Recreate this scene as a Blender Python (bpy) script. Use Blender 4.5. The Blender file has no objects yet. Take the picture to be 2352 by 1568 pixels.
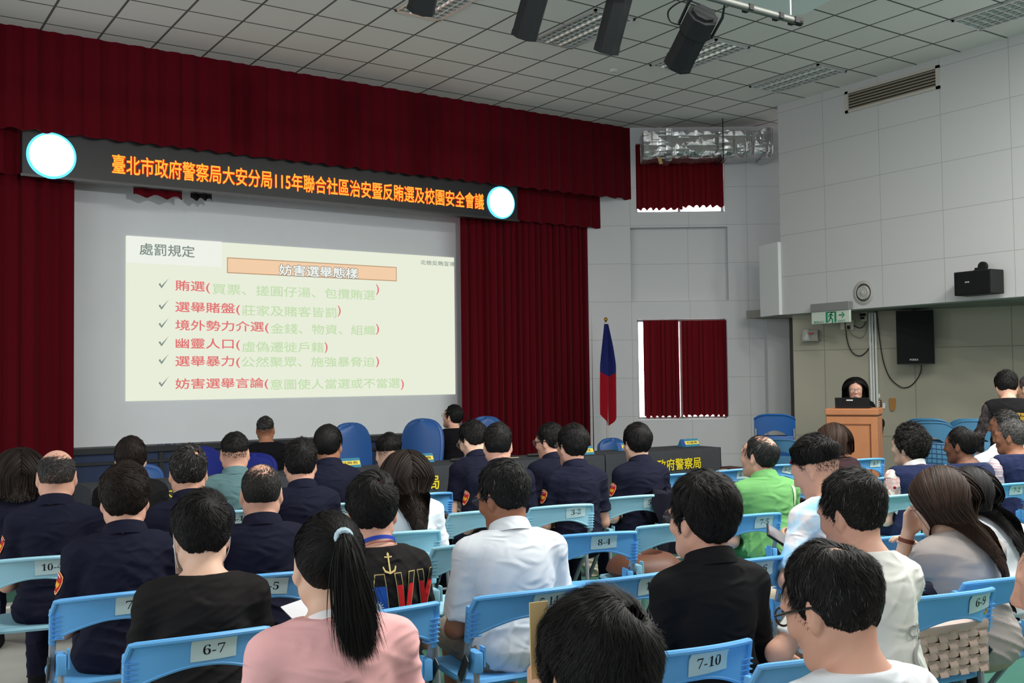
import bpy, math, random
import numpy as np
from mathutils import Matrix, Vector

# ------------------------------------------------------------------ camera, world, lights, exposure
SC = bpy.context.scene
COL = SC.collection
FOC, YAW, PITCH, ROLL = 2341.86, math.radians(34.0428), math.radians(2.1294), math.radians(-0.7066)
CH = 1.55                                    # camera height
_cy, _sy = math.cos(YAW), math.sin(YAW)
FW = np.array([_sy*math.cos(PITCH), _cy*math.cos(PITCH), math.sin(PITCH)])
_r0 = np.array([_cy, -_sy, 0.]); _u0 = np.cross(_r0, FW)
RT = math.cos(ROLL)*_r0 + math.sin(ROLL)*_u0
UP = -math.sin(ROLL)*_r0 + math.cos(ROLL)*_u0
CAM = np.array([0., 0., CH])
cam_d = bpy.data.cameras.new('camera'); cam = bpy.data.objects.new('camera', cam_d); COL.objects.link(cam)
cam_d.sensor_width = 36.0; cam_d.lens = FOC/2352*36.0; cam_d.clip_start = .05; cam_d.clip_end = 200
cam.matrix_world = Matrix(((RT[0], UP[0], -FW[0], 0), (RT[1], UP[1], -FW[1], 0), (RT[2], UP[2], -FW[2], CH), (0, 0, 0, 1)))
SC.camera = cam
SC.view_settings.view_transform = 'Standard'; SC.view_settings.look = 'None'
SC.view_settings.gamma = 1.0; SC.view_settings.exposure = 0.25; SC.view_settings.use_curve_mapping = False
W = bpy.data.worlds.new('daylight'); SC.world = W; W.use_nodes = True
W.node_tree.nodes['Background'].inputs[0].default_value = (.97, .985, 1.0, 1)
W.node_tree.nodes['Background'].inputs[1].default_value = 0.52
def area(name, loc, size, power, col=(1, 1, 1), rot=(0, 0, 0)):
    L = bpy.data.lights.new(name, 'AREA'); L.shape = 'RECTANGLE'; L.size, L.size_y = size; L.energy = power; L.color = col
    o = bpy.data.objects.new(name, L); COL.objects.link(o); o.location = loc; o.rotation_euler = rot; o.visible_camera = False
    o.visible_camera = True
    return o
TILE, GX, GY, CEIL = .6, 9.295*.6, 15.946*.6, 5.50
for gx in (-4, -1, 2, 5, 8):                 # the lit ceiling lamps over the audience, same grid as the unlit ones near the stage
    for gy, gw in ((-11, 120), (-16, 45)):
        area('ceiling_lamp', (GX+(gx+.5)*TILE, GY+(gy)*TILE, CEIL-.03), (.56, 1.1), gw, (1, .98, .93))
for gy in (-1., 3.5, 8.):                    # daylight from the tall windows along the left side of the hall
    area('window_daylight', (-5.2, gy, 2.6), (3.2, 2.6), 85, (.93, .97, 1), (0, math.radians(-90), 0))

_sp = bpy.data.lights.new('screen_fill_spot', 'SPOT'); _sp.energy = 900; _sp.spot_size = math.radians(40); _sp.spot_blend = .6; _sp.shadow_soft_size = .12
_so = bpy.data.objects.new('screen_fill_spot', _sp); COL.objects.link(_so); _so.location = (2.0, -2.0, 3.3); _so.rotation_euler = Vector((4.9-2.0, 12.9+2.0, 2.5-3.3)).to_track_quat('-Z', 'Y').to_euler()   # added fill spot, not a projector, to brighten the whole screen and curtains
for (px_, pz_) in ((1.0, 1.6), (1.0, 4.2)):   # overcast sky straight outside the two windows of the corner wall
    area('window_daylight', (_sy*17.3+_cy*2.7, _cy*17.3-_sy*2.7, pz_), (4.0, 2.4), 260, (1, 1, 1), (math.radians(90), 0, math.pi-YAW))
# ------------------------------------------------------------------ helpers
def ray(x, y): return RT*(x-1176)/FOC - UP*(y-784)/FOC + FW
def at(x, y, d): return CAM + ray(x, y)*d
def onZ(x, y, z): d = ray(x, y); return CAM + d*((z-CH)/d[2])
def onX(x, y, X): d = ray(x, y); return CAM + d*(X/d[0])
def onY(x, y, Y): d = ray(x, y); return CAM + d*(Y/d[1])
def lin(c):
    out = []
    for v in c:
        v = v/255.; out.append(v/12.92 if v <= .04045 else ((v+.055)/1.055)**2.4)
    return tuple(out)
MATS = {}
def mat(name, col, rough=.6, spec=.3, metal=0., bump=None, var=None, sheen=0., emit=None, alpha=1., trans=0., coat=0.):
    if name in MATS: return MATS[name]
    m = bpy.data.materials.new(name); m.use_nodes = True; nt = m.node_tree; b = nt.nodes['Principled BSDF']
    b.inputs['Base Color'].default_value = (*col, 1); b.inputs['Roughness'].default_value = rough
    b.inputs['Specular IOR Level'].default_value = spec; b.inputs['Metallic'].default_value = metal
    b.inputs['Sheen Weight'].default_value = sheen; b.inputs['Alpha'].default_value = alpha
    b.inputs['Transmission Weight'].default_value = trans; b.inputs['Coat Weight'].default_value = coat
    if emit: b.inputs['Emission Color'].default_value = (*emit[0], 1); b.inputs['Emission Strength'].default_value = emit[1]
    tc = nt.nodes.new('ShaderNodeTexCoord')
    if var:                                   # (scale, amount): soft mottling of the base colour
        n = nt.nodes.new('ShaderNodeTexNoise'); n.inputs['Scale'].default_value = var[0]; n.inputs['Detail'].default_value = 5
        nt.links.new(tc.outputs['Object'], n.inputs['Vector'])
        r = nt.nodes.new('ShaderNodeMapRange'); r.inputs['From Min'].default_value = .3; r.inputs['From Max'].default_value = .7
        r.inputs['To Min'].default_value = 1-var[1]; r.inputs['To Max'].default_value = 1+var[1]*.6
        nt.links.new(n.outputs['Fac'], r.inputs['Value'])
        x = nt.nodes.new('ShaderNodeVectorMath'); x.operation = 'SCALE'; x.inputs[0].default_value = col
        nt.links.new(r.outputs['Result'], x.inputs['Scale']); nt.links.new(x.outputs['Vector'], b.inputs['Base Color'])
    if bump:
        n = nt.nodes.new('ShaderNodeTexNoise'); n.inputs['Scale'].default_value = bump[0]; n.inputs['Detail'].default_value = 3
        nt.links.new(tc.outputs['Object'], n.inputs['Vector'])
        q = nt.nodes.new('ShaderNodeBump'); q.inputs['Strength'].default_value = bump[1]; q.inputs['Distance'].default_value = .01
        nt.links.new(n.outputs['Fac'], q.inputs['Height']); nt.links.new(q.outputs['Normal'], b.inputs['Normal'])
    MATS[name] = m; return m
def grid_mat(name, col, line, w, h, lw, off=(0, 0), axes=(0, 1), rough=.85, var=.04, stagger=0.):
    """panels: w x h panels with joints of width lw; axes = which object coordinates run along w and h"""
    m = mat(name, col, rough, .2); nt = m.node_tree; b = nt.nodes['Principled BSDF']
    tc = nt.nodes.new('ShaderNodeTexCoord'); sp = nt.nodes.new('ShaderNodeSeparateXYZ'); nt.links.new(tc.outputs['Object'], sp.inputs[0])
    cb = nt.nodes.new('ShaderNodeCombineXYZ')
    for k in (0, 1):
        ad = nt.nodes.new('ShaderNodeMath'); ad.operation = 'ADD'; ad.inputs[1].default_value = -off[k]+lw/2
        nt.links.new(sp.outputs[axes[k]], ad.inputs[0]); nt.links.new(ad.outputs[0], cb.inputs[k])
    br = nt.nodes.new('ShaderNodeTexBrick'); br.offset = stagger; br.squash = 1
    br.inputs['Scale'].default_value = 1; br.inputs['Mortar Size'].default_value = lw/2; br.inputs['Mortar Smooth'].default_value = 0
    br.inputs['Brick Width'].default_value = w; br.inputs['Row Height'].default_value = h; br.inputs['Bias'].default_value = 0
    br.inputs['Color1'].default_value = (*[c*(1-var) for c in col], 1); br.inputs['Color2'].default_value = (*[c*(1+var) for c in col], 1)
    br.inputs['Mortar'].default_value = (*line, 1)
    nt.links.new(cb.outputs[0], br.inputs['Vector']); nt.links.new(br.outputs['Color'], b.inputs['Base Color'])
    n = nt.nodes.new('ShaderNodeTexNoise'); n.inputs['Scale'].default_value = 140; q = nt.nodes.new('ShaderNodeBump'); q.inputs['Strength'].default_value = .12
    nt.links.new(tc.outputs['Object'], n.inputs['Vector']); nt.links.new(n.outputs['Fac'], q.inputs['Height']); nt.links.new(q.outputs['Normal'], b.inputs['Normal'])
    return m
def mesh(name, V, F, m=None, parent=None, smooth=False, attr=None, loc=None):
    """V (n,3); F array (k,3|4) or list of polygons -> one linked object"""
    me = bpy.data.meshes.new(name); V = np.asarray(V, np.float32)
    if isinstance(F, np.ndarray) and F.ndim == 2:
        k, q = F.shape
        me.vertices.add(len(V)); me.vertices.foreach_set('co', V.ravel())
        me.loops.add(k*q); me.loops.foreach_set('vertex_index', F.astype(np.int32).ravel())
        me.polygons.add(k); me.polygons.foreach_set('loop_start', np.arange(k, dtype=np.int32)*q)
        me.update(calc_edges=True)
    else:
        me.from_pydata([tuple(v) for v in V.tolist()], [], [tuple(int(i) for i in f) for f in F]); me.update()
    if smooth: me.polygons.foreach_set('use_smooth', np.ones(len(me.polygons), bool))
    if attr is not None:
        for an, av in attr.items():
            a = me.attributes.new(an, 'FLOAT', 'POINT'); a.data.foreach_set('value', np.asarray(av, np.float32))
    o = bpy.data.objects.new(name, me); COL.objects.link(o)
    if m: me.materials.append(m)
    if parent: o.parent = parent
    if loc is not None: o.location = loc
    return o
class MB:
    """collects shapes into one mesh"""
    def __init__(s): s.V = []; s.F = []; s.n = 0
    def add(s, V, F, M=None):
        V = np.asarray(V, float)
        if M is not None: V = V @ np.asarray(M)[:3, :3].T + np.asarray(M)[:3, 3]
        s.V.append(V); s.F += [tuple(i+s.n for i in f) for f in F]; s.n += len(V); return s
    def box(s, lo, hi, M=None, bev=0.):
        lo, hi = np.array(lo, float), np.array(hi, float)
        if bev <= 0:
            V = [(x, y, z) for x in (lo[0], hi[0]) for y in (lo[1], hi[1]) for z in (lo[2], hi[2])]
            return s.add(V, [(0, 1, 3, 2), (4, 6, 7, 5), (0, 4, 5, 1), (2, 3, 7, 6), (0, 2, 6, 4), (1, 5, 7, 3)], M)
        bm = bmesh_box(lo, hi, bev); return s.add(bm[0], bm[1], M)
    def tube(s, pts, r, n=8, caps=True, M=None, closed=False):
        P = np.array(pts, float); k = len(P); r = np.broadcast_to(np.asarray(r, float), (k,))
        T = np.gradient(P, axis=0) if not closed else np.roll(P, -1, 0)-np.roll(P, 1, 0)
        T /= np.linalg.norm(T, axis=1)[:, None]+1e-12
        a = np.array([0, 0, 1.]) if abs(T[0][2]) < .9 else np.array([1., 0, 0])
        N = np.cross(T[0], a); N /= np.linalg.norm(N); V = []
        for i in range(k):
            N = N - T[i]*(N@T[i]); N /= np.linalg.norm(N); B = np.cross(T[i], N)
            for j in range(n):
                t = 2*math.pi*j/n; V.append(P[i]+r[i]*(math.cos(t)*N+math.sin(t)*B))
        F = [(i*n+j, i*n+(j+1) % n, (i+1)*n+(j+1) % n, (i+1)*n+j) for i in range(k-1) for j in range(n)]
        if closed: F += [((k-1)*n+j, (k-1)*n+(j+1) % n, (j+1) % n, j) for j in range(n)]
        elif caps: F += [tuple(range(n-1, -1, -1)), tuple((k-1)*n+j for j in range(n))]
        return s.add(V, F, M)
    def lathe(s, prof, n=24, M=None):           # prof [(r,z)]
        V = [(r*math.cos(2*math.pi*j/n), r*math.sin(2*math.pi*j/n), z) for r, z in prof for j in range(n)]; k = len(prof)
        F = [(i*n+j, i*n+(j+1) % n, (i+1)*n+(j+1) % n, (i+1)*n+j) for i in range(k-1) for j in range(n)]
        F += [tuple(range(n-1, -1, -1)), tuple((k-1)*n+j for j in range(n))]
        return s.add(V, F, M)
    def prism(s, poly, z0, z1, M=None):         # polygon in xy extruded along z
        n = len(poly); V = [(x, y, z0) for x, y in poly]+[(x, y, z1) for x, y in poly]
        F = [tuple(range(n-1, -1, -1)), tuple(range(n, 2*n))]+[(i, (i+1) % n, n+(i+1) % n, n+i) for i in range(n)]
        return s.add(V, F, M)
    def sheet(s, P, thick=None, nrm=None):      # P (a,b,3) grid of points; optional solid thickness along nrm
        P = np.asarray(P, float); a, b = P.shape[:2]
        F = [(i*b+j, i*b+j+1, (i+1)*b+j+1, (i+1)*b+j) for i in range(a-1) for j in range(b-1)]
        if thick is None: return s.add(P.reshape(-1, 3), F)
        Q = P+np.asarray(nrm)*thick; m = a*b
        F2 = F+[tuple(m+i for i in f[::-1]) for f in F]
        ed = [(0*b+j, 0*b+j+1) for j in range(b-1)][::-1]; 
        rim = [j for j in range(b)]+[i*b+b-1 for i in range(1, a)]+[(a-1)*b+j for j in range(b-2, -1, -1)]+[i*b for i in range(a-2, 0, -1)]
        F2 += [(rim[(q+1) % len(rim)], rim[q], m+rim[q], m+rim[(q+1) % len(rim)]) for q in range(len(rim))]
        return s.add(np.concatenate([P.reshape(-1, 3), Q.reshape(-1, 3)]), F2)
    def build(s, name, m=None, parent=None, smooth=False, loc=None):
        o = mesh(name, np.concatenate(s.V), s.F, m, parent, False, None, loc)
        if smooth:
            o.data.polygons.foreach_set('use_smooth', np.ones(len(o.data.polygons), bool))
            try: o.data.set_sharp_from_angle(angle=math.radians(38))
            except Exception: pass
        return o
def bmesh_box(lo, hi, bev, seg=2):
    import bmesh
    bm = bmesh.new(); bmesh.ops.create_cube(bm, size=1)
    for v in bm.verts: v.co = Vector([(lo[i]+hi[i])/2+v.co[i]*(hi[i]-lo[i]) for i in range(3)])
    bmesh.ops.bevel(bm, geom=bm.edges[:], offset=bev, segments=seg, affect='EDGES', profile=.5)
    bm.verts.ensure_lookup_table(); bm.verts.index_update()
    out = ([tuple(v.co) for v in bm.verts], [tuple(v.index for v in f.verts) for f in bm.faces]); bm.free(); return out
def frame(o, x, y, z=None):
    """4x4 with origin o and axes x, y (z = x cross y)"""
    x = np.array(x, float); y = np.array(y, float); x /= np.linalg.norm(x); y = y-x*(x@y); y /= np.linalg.norm(y); z = np.cross(x, y)
    M = np.eye(4); M[:3, 0] = x; M[:3, 1] = y; M[:3, 2] = z; M[:3, 3] = o; return M
def empty(name, loc=(0, 0, 0), rz=0.):
    o = bpy.data.objects.new(name, None); COL.objects.link(o); o.location = loc; o.rotation_euler = (0, 0, rz); o.empty_display_size = .1; return o
def tag(o, label, cat, group=None, kind=None):
    if label: o['label'] = label
    if cat: o['category'] = cat
    if group: o['group'] = group
    if kind: o['kind'] = kind
    return o
def struct(o): o['kind'] = 'structure'; return o
def text_geo(s, size=1., bold=0., align='CENTER', spacing=1., maxw=None, res=3):
    """flat text in xy, centred, as (V, F)"""
    cu = bpy.data.curves.new('t', 'FONT'); cu.body = s; cu.size = size; cu.offset = min(bold, 0); cu.space_character = spacing; cu.resolution_u = res
    cu.align_x = align; cu.align_y = 'CENTER'
    ob = bpy.data.objects.new('t', cu); COL.objects.link(ob)
    dg = bpy.context.evaluated_depsgraph_get(); me = bpy.data.meshes.new_from_object(ob.evaluated_get(dg))
    V = np.array([v.co for v in me.vertices], float).reshape(-1, 3); F = [tuple(p.vertices) for p in me.polygons]
    bpy.data.objects.remove(ob); bpy.data.curves.remove(cu); bpy.data.meshes.remove(me)
    if len(V) == 0: return np.zeros((0, 3)), []
    if bold > 0:                               # embolden by stacking shifted copies of the strokes
        VV, FF = [], []
        for i in range(8):
            t = i*math.pi/4; FF += [tuple(q+i*len(V) for q in f) for f in F]; VV.append(V+np.array([bold*math.cos(t), bold*math.sin(t), 1e-5*i]))
        V, F = np.concatenate(VV), FF
    if align == 'CENTER': V[:, 0] -= (V[:, 0].min()+V[:, 0].max())/2
    V[:, 1] -= (V[:, 1].min()+V[:, 1].max())/2
    if maxw: V[:, 0] *= maxw/(V[:, 0].max()-V[:, 0].min())
    return V, F
def fit_text(s, w, h, bold=0., spacing=1., res=3):
    """text squeezed to exactly w x h, centred on the origin"""
    V, F = text_geo(s, 1., bold, 'CENTER', spacing, None, res)
    V[:, 0] *= w/np.ptp(V[:, 0]); V[:, 1] *= h/np.ptp(V[:, 1]); return V, F

# ------------------------------------------------------------------ room shell
WHITE = lin((214, 214, 214))
m_ceil = grid_mat('ceiling tiles', lin((236, 230, 227)), lin((104, 102, 98)), TILE, TILE, .026, (GX % TILE, GY % TILE), (0, 1), .9, .015)
m_wall = grid_mat('white wall panels', lin((202, 202, 202)), lin((158, 158, 157)), .9, .6, .006, (6.55 % .9, 2.39 % .6), (1, 2), .8, .006)
m_wallw = grid_mat('white corner panels', lin((206, 207, 209)), lin((168, 167, 165)), .92, .6, .006, (.05, .35), (0, 2), .8, .01)
m_beige = grid_mat('beige wall panels', lin((168, 164, 148)), lin((136, 133, 120)), 1.21, 1.22, .012, (.35, .70), (0, 2), .8, .02)
m_plain = mat('plain white paint', lin((205, 206, 208)), .8, .2, bump=(60, .05))
m_dk = mat('soot black paint', (.012, .012, .013), .6, .2)
m_floor = mat('green court floor', lin((58, 106, 92)), .35, .4, var=(3, .12), bump=(40, .03))
m_floorg = mat('grey floor paint', lin((170, 172, 165)), .4, .4, var=(4, .1))
struct(MB().box((-7, -6, -.1), (14.5, 15, 0)).build('floor', m_floor))
struct(MB().box((-7, 3.2, 0.0), (1.75, 8.1, .004)).build('trim_1', m_floorg))       # grey aisle on the left of the green court
struct(MB().box((-3.5, 7.9, .004), (11, 7.96, .007)).build('trim_2', mat('white court line', lin((225, 228, 222)), .5, .3)))
struct(MB().box((-7, -6, CEIL), (13.8, 15, CEIL+.15)).build('ceiling', m_ceil))
XR = 11.53
# upper right wall (a deep beam over the alcove), its bottom is the overhang
WB = 2.44
struct(MB().box((XR, -6, WB), (XR+.22, 10.05, CEIL)).build('wall_right', m_wall))
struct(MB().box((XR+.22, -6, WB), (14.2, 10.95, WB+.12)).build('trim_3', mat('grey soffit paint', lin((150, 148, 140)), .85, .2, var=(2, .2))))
# boxed corner at the beam end, colour lightened for the daylight it faces
e0 = np.array([XR-.01, 10.06]); e1 = np.array([onX(1757, 640, XR)[0]+.12, 10.52])
_M = frame((XR, 10.05, 0), (e1[0]-e0[0], e1[1]-e0[1], 0), (-(e1[1]-e0[1]), e1[0]-e0[0], 0))
struct(MB().box((.0, .0, WB), (.50, .05, 3.50), np.array(_M)).build('trim_4', mat('daylight lightened panel', lin((224, 227, 227)), .7, .25)))
struct(MB().box((XR+.2, 10.05, WB), (XR+.85, 10.12, CEIL)).build('trim_5', m_plain))
# window wall across the corner, seen square-on
DW = 16.0
F2 = np.array([_sy, _cy, 0]); R2 = np.array([_cy, -_sy, 0])
MWm = np.eye(4); MWm[:3, 0] = R2; MWm[:3, 1] = F2; MWm[:3, 2] = (0, 0, 1); MWm[:3, 3] = F2*DW
def onW(x, y, d=DW):                          # pixel -> (s, z) on the plane parallel to the window wall at distance d
    q = ray(x, y); t = d/(q[0]*F2[0]+q[1]*F2[1]); P = CAM+q*t; return P@R2, P[2]
w1 = (*onW(1463, 733), *onW(1674, 961)); w2 = (*onW(1459, 330), *onW(1665, 486)); rc = (*onW(1448, 523), *onW(1674, 689))
def wallpiece(mb, s0, s1, z0, z1, t0=0., t1=.25): mb.box((s0, t0, z0), (s1, t1, z1))
mb = MB(); sL, sR = .9, 4.75
sa, sb = min(w1[0], w2[0], rc[0]), max(w1[2], w2[2], rc[2])
wallpiece(mb, sL, sa, 0, CEIL); wallpiece(mb, sb, sR, 0, CEIL)
wallpiece(mb, sa, sb, 0, w1[3]); wallpiece(mb, sa, w1[0], w1[3], w1[1]); wallpiece(mb, w1[2], sb, w1[3], w1[1])
wallpiece(mb, sa, sb, w1[1], rc[3]); wallpiece(mb, sa, sb, rc[3], rc[1], .11, .25)
wallpiece(mb, sa, sb, rc[1], w2[3]); wallpiece(mb, sa, w2[0], w2[3], w2[1]); wallpiece(mb, w2[2], sb, w2[3], w2[1]); wallpiece(mb, sa, sb, w2[1], CEIL)
o = mb.build('wall_window', m_wallw); o.matrix_world = Matrix(MWm.tolist()); struct(o)
m_alu = mat('window aluminium', lin((150, 160, 158)), .4, .5, .6)
m_glass = mat('window pane', (.95, .97, .97), .02, .5, 0, alpha=.25)
for k, (s0, z1, s1, z0) in enumerate((w1, w2)):
    t = .035; mb = MB()
    for a in ((s0, .14, z0, s0+t, .2, z1), (s1-t, .14, z0, s1, .2, z1), (s0, .14, z0, s1, .2, z0+t), (s0, .14, z1-t, s1, .2, z1), ((s0+s1)/2-.02, .14, z0, (s0+s1)/2+.02, .2, z1)):
        mb.box(a[:3], a[3:])
    o = mb.build('window_%d' % (k+1), m_alu); o.matrix_world = Matrix(MWm.tolist()); struct(o)
    MB().box((s0, .17, z0), (s1, .175, z1)).build('window_pane', m_glass, o)
# pilaster and lower walls under the overhang
s0, _ = onW(1757, 850); s1, _ = onW(1822, 850)
o = MB().box((s0, -.18, 0), (s1, 0, WB)).build('wall_pilaster', m_plain); o.matrix_world = Matrix(MWm.tolist()); struct(o)
A = onZ(1836, 722, WB)[:2]; B = onZ(2352, 701, WB)[:2]; dA = (B-A)/np.linalg.norm(B-A)
MA = np.eye(4); MA[:3, 0] = (*dA, 0); MA[:3, 1] = (-dA[1], dA[0], 0); MA[:3, 2] = (0, 0, 1); MA[:3, 3] = (*A, 0)
o = MB().box((-.1, 0, 0), (7.5, .15, WB)).build('wall_alcove', m_beige); o.matrix_world = Matrix(MA.tolist()); struct(o)
def onA(x, y, off=0.):                        # pixel -> (s, z) on the beige wall
    q = ray(x, y); n = MA[:3, 1]; t = ((MA[:3, 3]+n*off-CAM)@n)/(q@n); P = CAM+q*t; return (P-MA[:3, 3])@MA[:3, 0], P[2]
# dark door frame between pilaster and beige wall
m_frame = mat('brown door frame', lin((92, 84, 76)), .6, .3, var=(5, .2))
sA, _ = onA(1838, 900)
s2, _ = onW(1824, 850, 15.6); s3, _ = onW(1842, 850, 15.6)
_MD = MWm.copy(); _MD[:3, 3] = F2*15.6
o = MB().box((s2, -.02, 0), (s2+.02, .5, WB)).box((s2+.02, 0, 0), (s2+.055, .03, WB)).box((s2+.075, -.03, 0), (s3, .03, WB)).box((s2+.02, -.02, 2.0), (s3, .03, 2.08)).build('door_1', m_frame)
o.matrix_world = Matrix(_MD.tolist()); struct(o)
dl = MB().box((s2+.05, .04, 0), (s2+.08, .10, 2.0)).build('door_leaf', mat('dark door leaf', lin((60, 56, 52)), .6, .3), o)
MB().box((s3-.03, -.06, 1.0), (s3-.01, -.03, 1.13)).build('door_handle', mat('brushed steel', lin((190, 190, 186)), .3, .5, .9), o)
# ------------------------------------------------------------------ stage
YC = 12.58                                     # plane of the stage curtain
YV, YL, YS, YB = 12.2, 12.48, 12.72, 12.28
m_red = mat('dark red velvet', lin((84, 5, 18)), .9, .08, sheen=.05, bump=(90, .05))
m_red2 = mat('window curtain red', lin((104, 10, 22)), .8, .1, sheen=.05, bump=(90, .05))
nt = m_red2.node_tree
_tl = nt.nodes.new('ShaderNodeBsdfTranslucent'); _tl.inputs[0].default_value = (*lin((190, 10, 30)), 1); _mx = nt.nodes.new('ShaderNodeMixShader'); _mx.inputs[0].default_value = .05
_out = nt.nodes['Material Output']; nt.links.new(nt.nodes['Principled BSDF'].outputs[0], _mx.inputs[1]); nt.links.new(_tl.outputs[0], _mx.inputs[2]); nt.links.new(_mx.outputs[0], _out.inputs[0])
def drape(name, x0, x1, y, z0, z1, m, folds, amp=.05, seed=1, hem=.0, ytop=None, parent=None):
    """hanging cloth along x with irregular vertical folds, a few centimetres deep"""
    rg = random.Random(seed); n = max(24, int(folds*9)); k = 9
    xs = np.linspace(x0, x1, n); ph = np.cumsum([rg.uniform(.55, 1.5) for _ in range(n)]); ph = ph/ph[-1]*folds*2*math.pi
    ph2 = np.cumsum([rg.uniform(.3, 1.7) for _ in range(n)]); ph2 = ph2/ph2[-1]*folds*.37*2*math.pi
    P = np.zeros((k, n, 3))
    for i in range(k):
        t = i/(k-1); f = .75+.25*t
        d = amp*f*(np.sin(ph)+.35*np.sin(2*ph+1+ph2)+.5*np.sin(ph2))
        P[i, :, 0] = xs+amp*.35*np.cos(ph)*f; P[i, :, 1] = y+d; P[i, :, 2] = z1+(z0-z1)*t
    P[-1, :, 2] += hem*np.sin(ph*.5+ph2)
    return MB().sheet(P, .008, (0, 1, 0)).build(name, m, parent, True)
zt = CEIL
z_up = onY(700, 372, YV)[2]; x_upr = onY(1458, 452, YV)[0]
tag(drape('upper_valance', -3.2, x_upr, YV, z_up, zt, m_red, 66, .018, 3, .012), 'long dark red upper valance hanging from the ceiling above the message board', 'valance')
z_lo = onY(1437, 530, YL)[2]; x_lor = onY(1437, 500, YL)[0]
tag(drape('lower_valance', -3.2, x_lor, YL, z_lo, z_up+.25, m_red, 62, .02, 5, .01), 'dark red lower valance behind the lit message board', 'valance')
xl = onY(168, 700, YC-.02)[0]; xr0 = onY(1062, 700, YC-.02)[0]; xr1 = onY(1404, 800, YC-.02)[0]
tag(drape('stage_curtain', -3.2, xl, YC, .06, z_lo+.3, m_red, 26, .034, 7), 'dark red stage curtain left of the projection screen', 'curtain')
tag(drape('stage_curtain', xr0, xr1, YC, .06, z_lo+.3, m_red, 24, .034, 9), 'dark red stage curtain between the screen and the flag pole', 'curtain')
struct(MB().box((xr1+.02, YC-.02, 0), (xr1+.14, YC+.3, 4.3)).build('trim_6', mat('stage edge post', lin((60, 56, 55)), .7, .2)))
# stage front with blue panels
m_navy = mat('navy stage front', lin((36, 52, 84)), .5, .3, var=(3, .15))
zs = onY(600, 1012, YS)[2]
st = MB().box((-3.5, YS+.04, 0), (xr1+.2, 15, zs-.05)).build('stage', m_navy); tag(st, 'low stage with dark blue panelled front under the projection screen', 'stage')
MB().box((-3.5, YS-.02, zs-.07), (xr1+.2, YS+.3, zs)).build('stage_nosing', mat('black stage edge', (.02, .021, .023), .5, .3), st)
for zz in (.16, .36, .60):
    MB().box((-3.5, YS, zz), (xr1+.2, YS+.045, zz+.035)).build('panel_rail', mat('black stage edge', (0, 0, 0)), st)
for xx in np.arange(-2.3, 10, 1.9): MB().box((xx, YS+.01, 0), (xx+.05, YS+.045, zs-.07)).build('panel_post', mat('black stage edge', (0, 0, 0)), st)
V, F = fit_text('"PION', .55, .13); MB().add(V, F, frame(onY(415, 1029, YS+.03), (1, 0, 0), (0, 0, 1))).build('panel_lettering', mat('worn dark letters', lin((44, 54, 76)), .6, .3), st)
# projection screen
YP = 12.98
P0 = onY(170, 416, YP); P1 = onY(1066, 985, YP)
m_scr = mat('projection screen', lin((222, 226, 228)), .9, .1, var=(2.2, .02))
sc = MB().box((P0[0]-.3, YP, zs+.004), (P1[0]+.3, YP+.03, P0[2]+.35)).build('projection_screen', m_scr); tag(sc, 'large pale projection screen at the back of the stage showing a slide', 'screen')
S0 = onY(289, 542, YP-.004); S1 = onY(1046, 905, YP-.004); SW, SH = S1[0]-S0[0], S0[2]-S1[2]
def ink(name, c, k=1.): return mat('slide '+name, (0, 0, 0), 1, 0, emit=(lin(c), k*.84))
sl = MB().box((S0[0], YP-.006, S1[2]), (S1[0], YP-.002, S0[2])).build('slide', ink('paper', (233, 238, 218)), sc); sl['label'] = 'bright projected slide with red and green writing'
def slide_pt(x, y): p = onY(x, y, YP-.01); return p
def write(s, x0, x1, y, h, c, bold=.0, lay=1, nm='slide_text'):
    """text whose left/right ends sit at photo columns x0,x1 on the slide"""
    a = onY(x0, y, YP); b = onY(x1, y, YP); V, F = fit_text(s, b[0]-a[0], h, bold)
    o = MB().add(V, F, frame(((a[0]+b[0])/2, YP-.006-.0015*lay, a[2]), (1, 0, 0), (0, 0, 1))).build(nm, c, sl); return o
g_ = ink('grey ink', (128, 142, 134)); r_ = ink('red ink', (226, 116, 116)); n_ = ink('green ink', (196, 222, 176)); w_ = ink('white ink', (242, 246, 240)); dk_ = ink('outline ink', (110, 112, 104))
a, b = onY(290, 541, YP), onY(509, 600, YP); MB().box((a[0], YP-.0075, a[2]-.33), (b[0], YP-.006, a[2])).build('slide_title_tab', ink('tab', (238, 242, 232)), sl)
write('處罰規定', 320, 447, 571, .15, g_, .012)
write('北檢反賄宣導', 965, 1044, 602, .07, g_, .006)
a, b = onY(523, 592, YP), onY(909, 644, YP); za, zb = onY(523, 593, YP)[2], onY(523, 625, YP)[2]
MB().box((a[0]-.012, YP-.0075, zb-.012), (b[0]+.012, YP-.006, za+.012)).build('slide_banner_edge', ink('banner edge', (186, 150, 118)), sl)
MB().box((a[0], YP-.009, zb), (b[0], YP-.007, za)).build('slide_banner', ink('banner', (243, 206, 170)), sl)
write('妨害選舉態樣', 639, 823, 619, .165, dk_, .055, 3); write('妨害選舉態樣', 640, 822, 619, .15, w_, .02, 4)
rows = [(657, '賄選(', 402, 482, '買票、搓圓仔湯、包攬賄選', 487, 861, 870), (706, '選舉賭盤(', 402, 551, '莊家及賭客皆罰', 555, 772, 782), (748, '境外勢力介選(', 402, 617, '金錢、物資、組織', 621, 862, 870),
        (790, '幽靈人口(', 403, 551, '虛偽遷徙戶籍', 555, 743, 752), (831, '選舉暴力(', 402, 551, '公然聚眾、施強暴脅迫', 554, 861, 870), (883, '妨害選舉言論(', 402, 616, '意圖使人當選或不當選', 620, 918, 927)]
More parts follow.
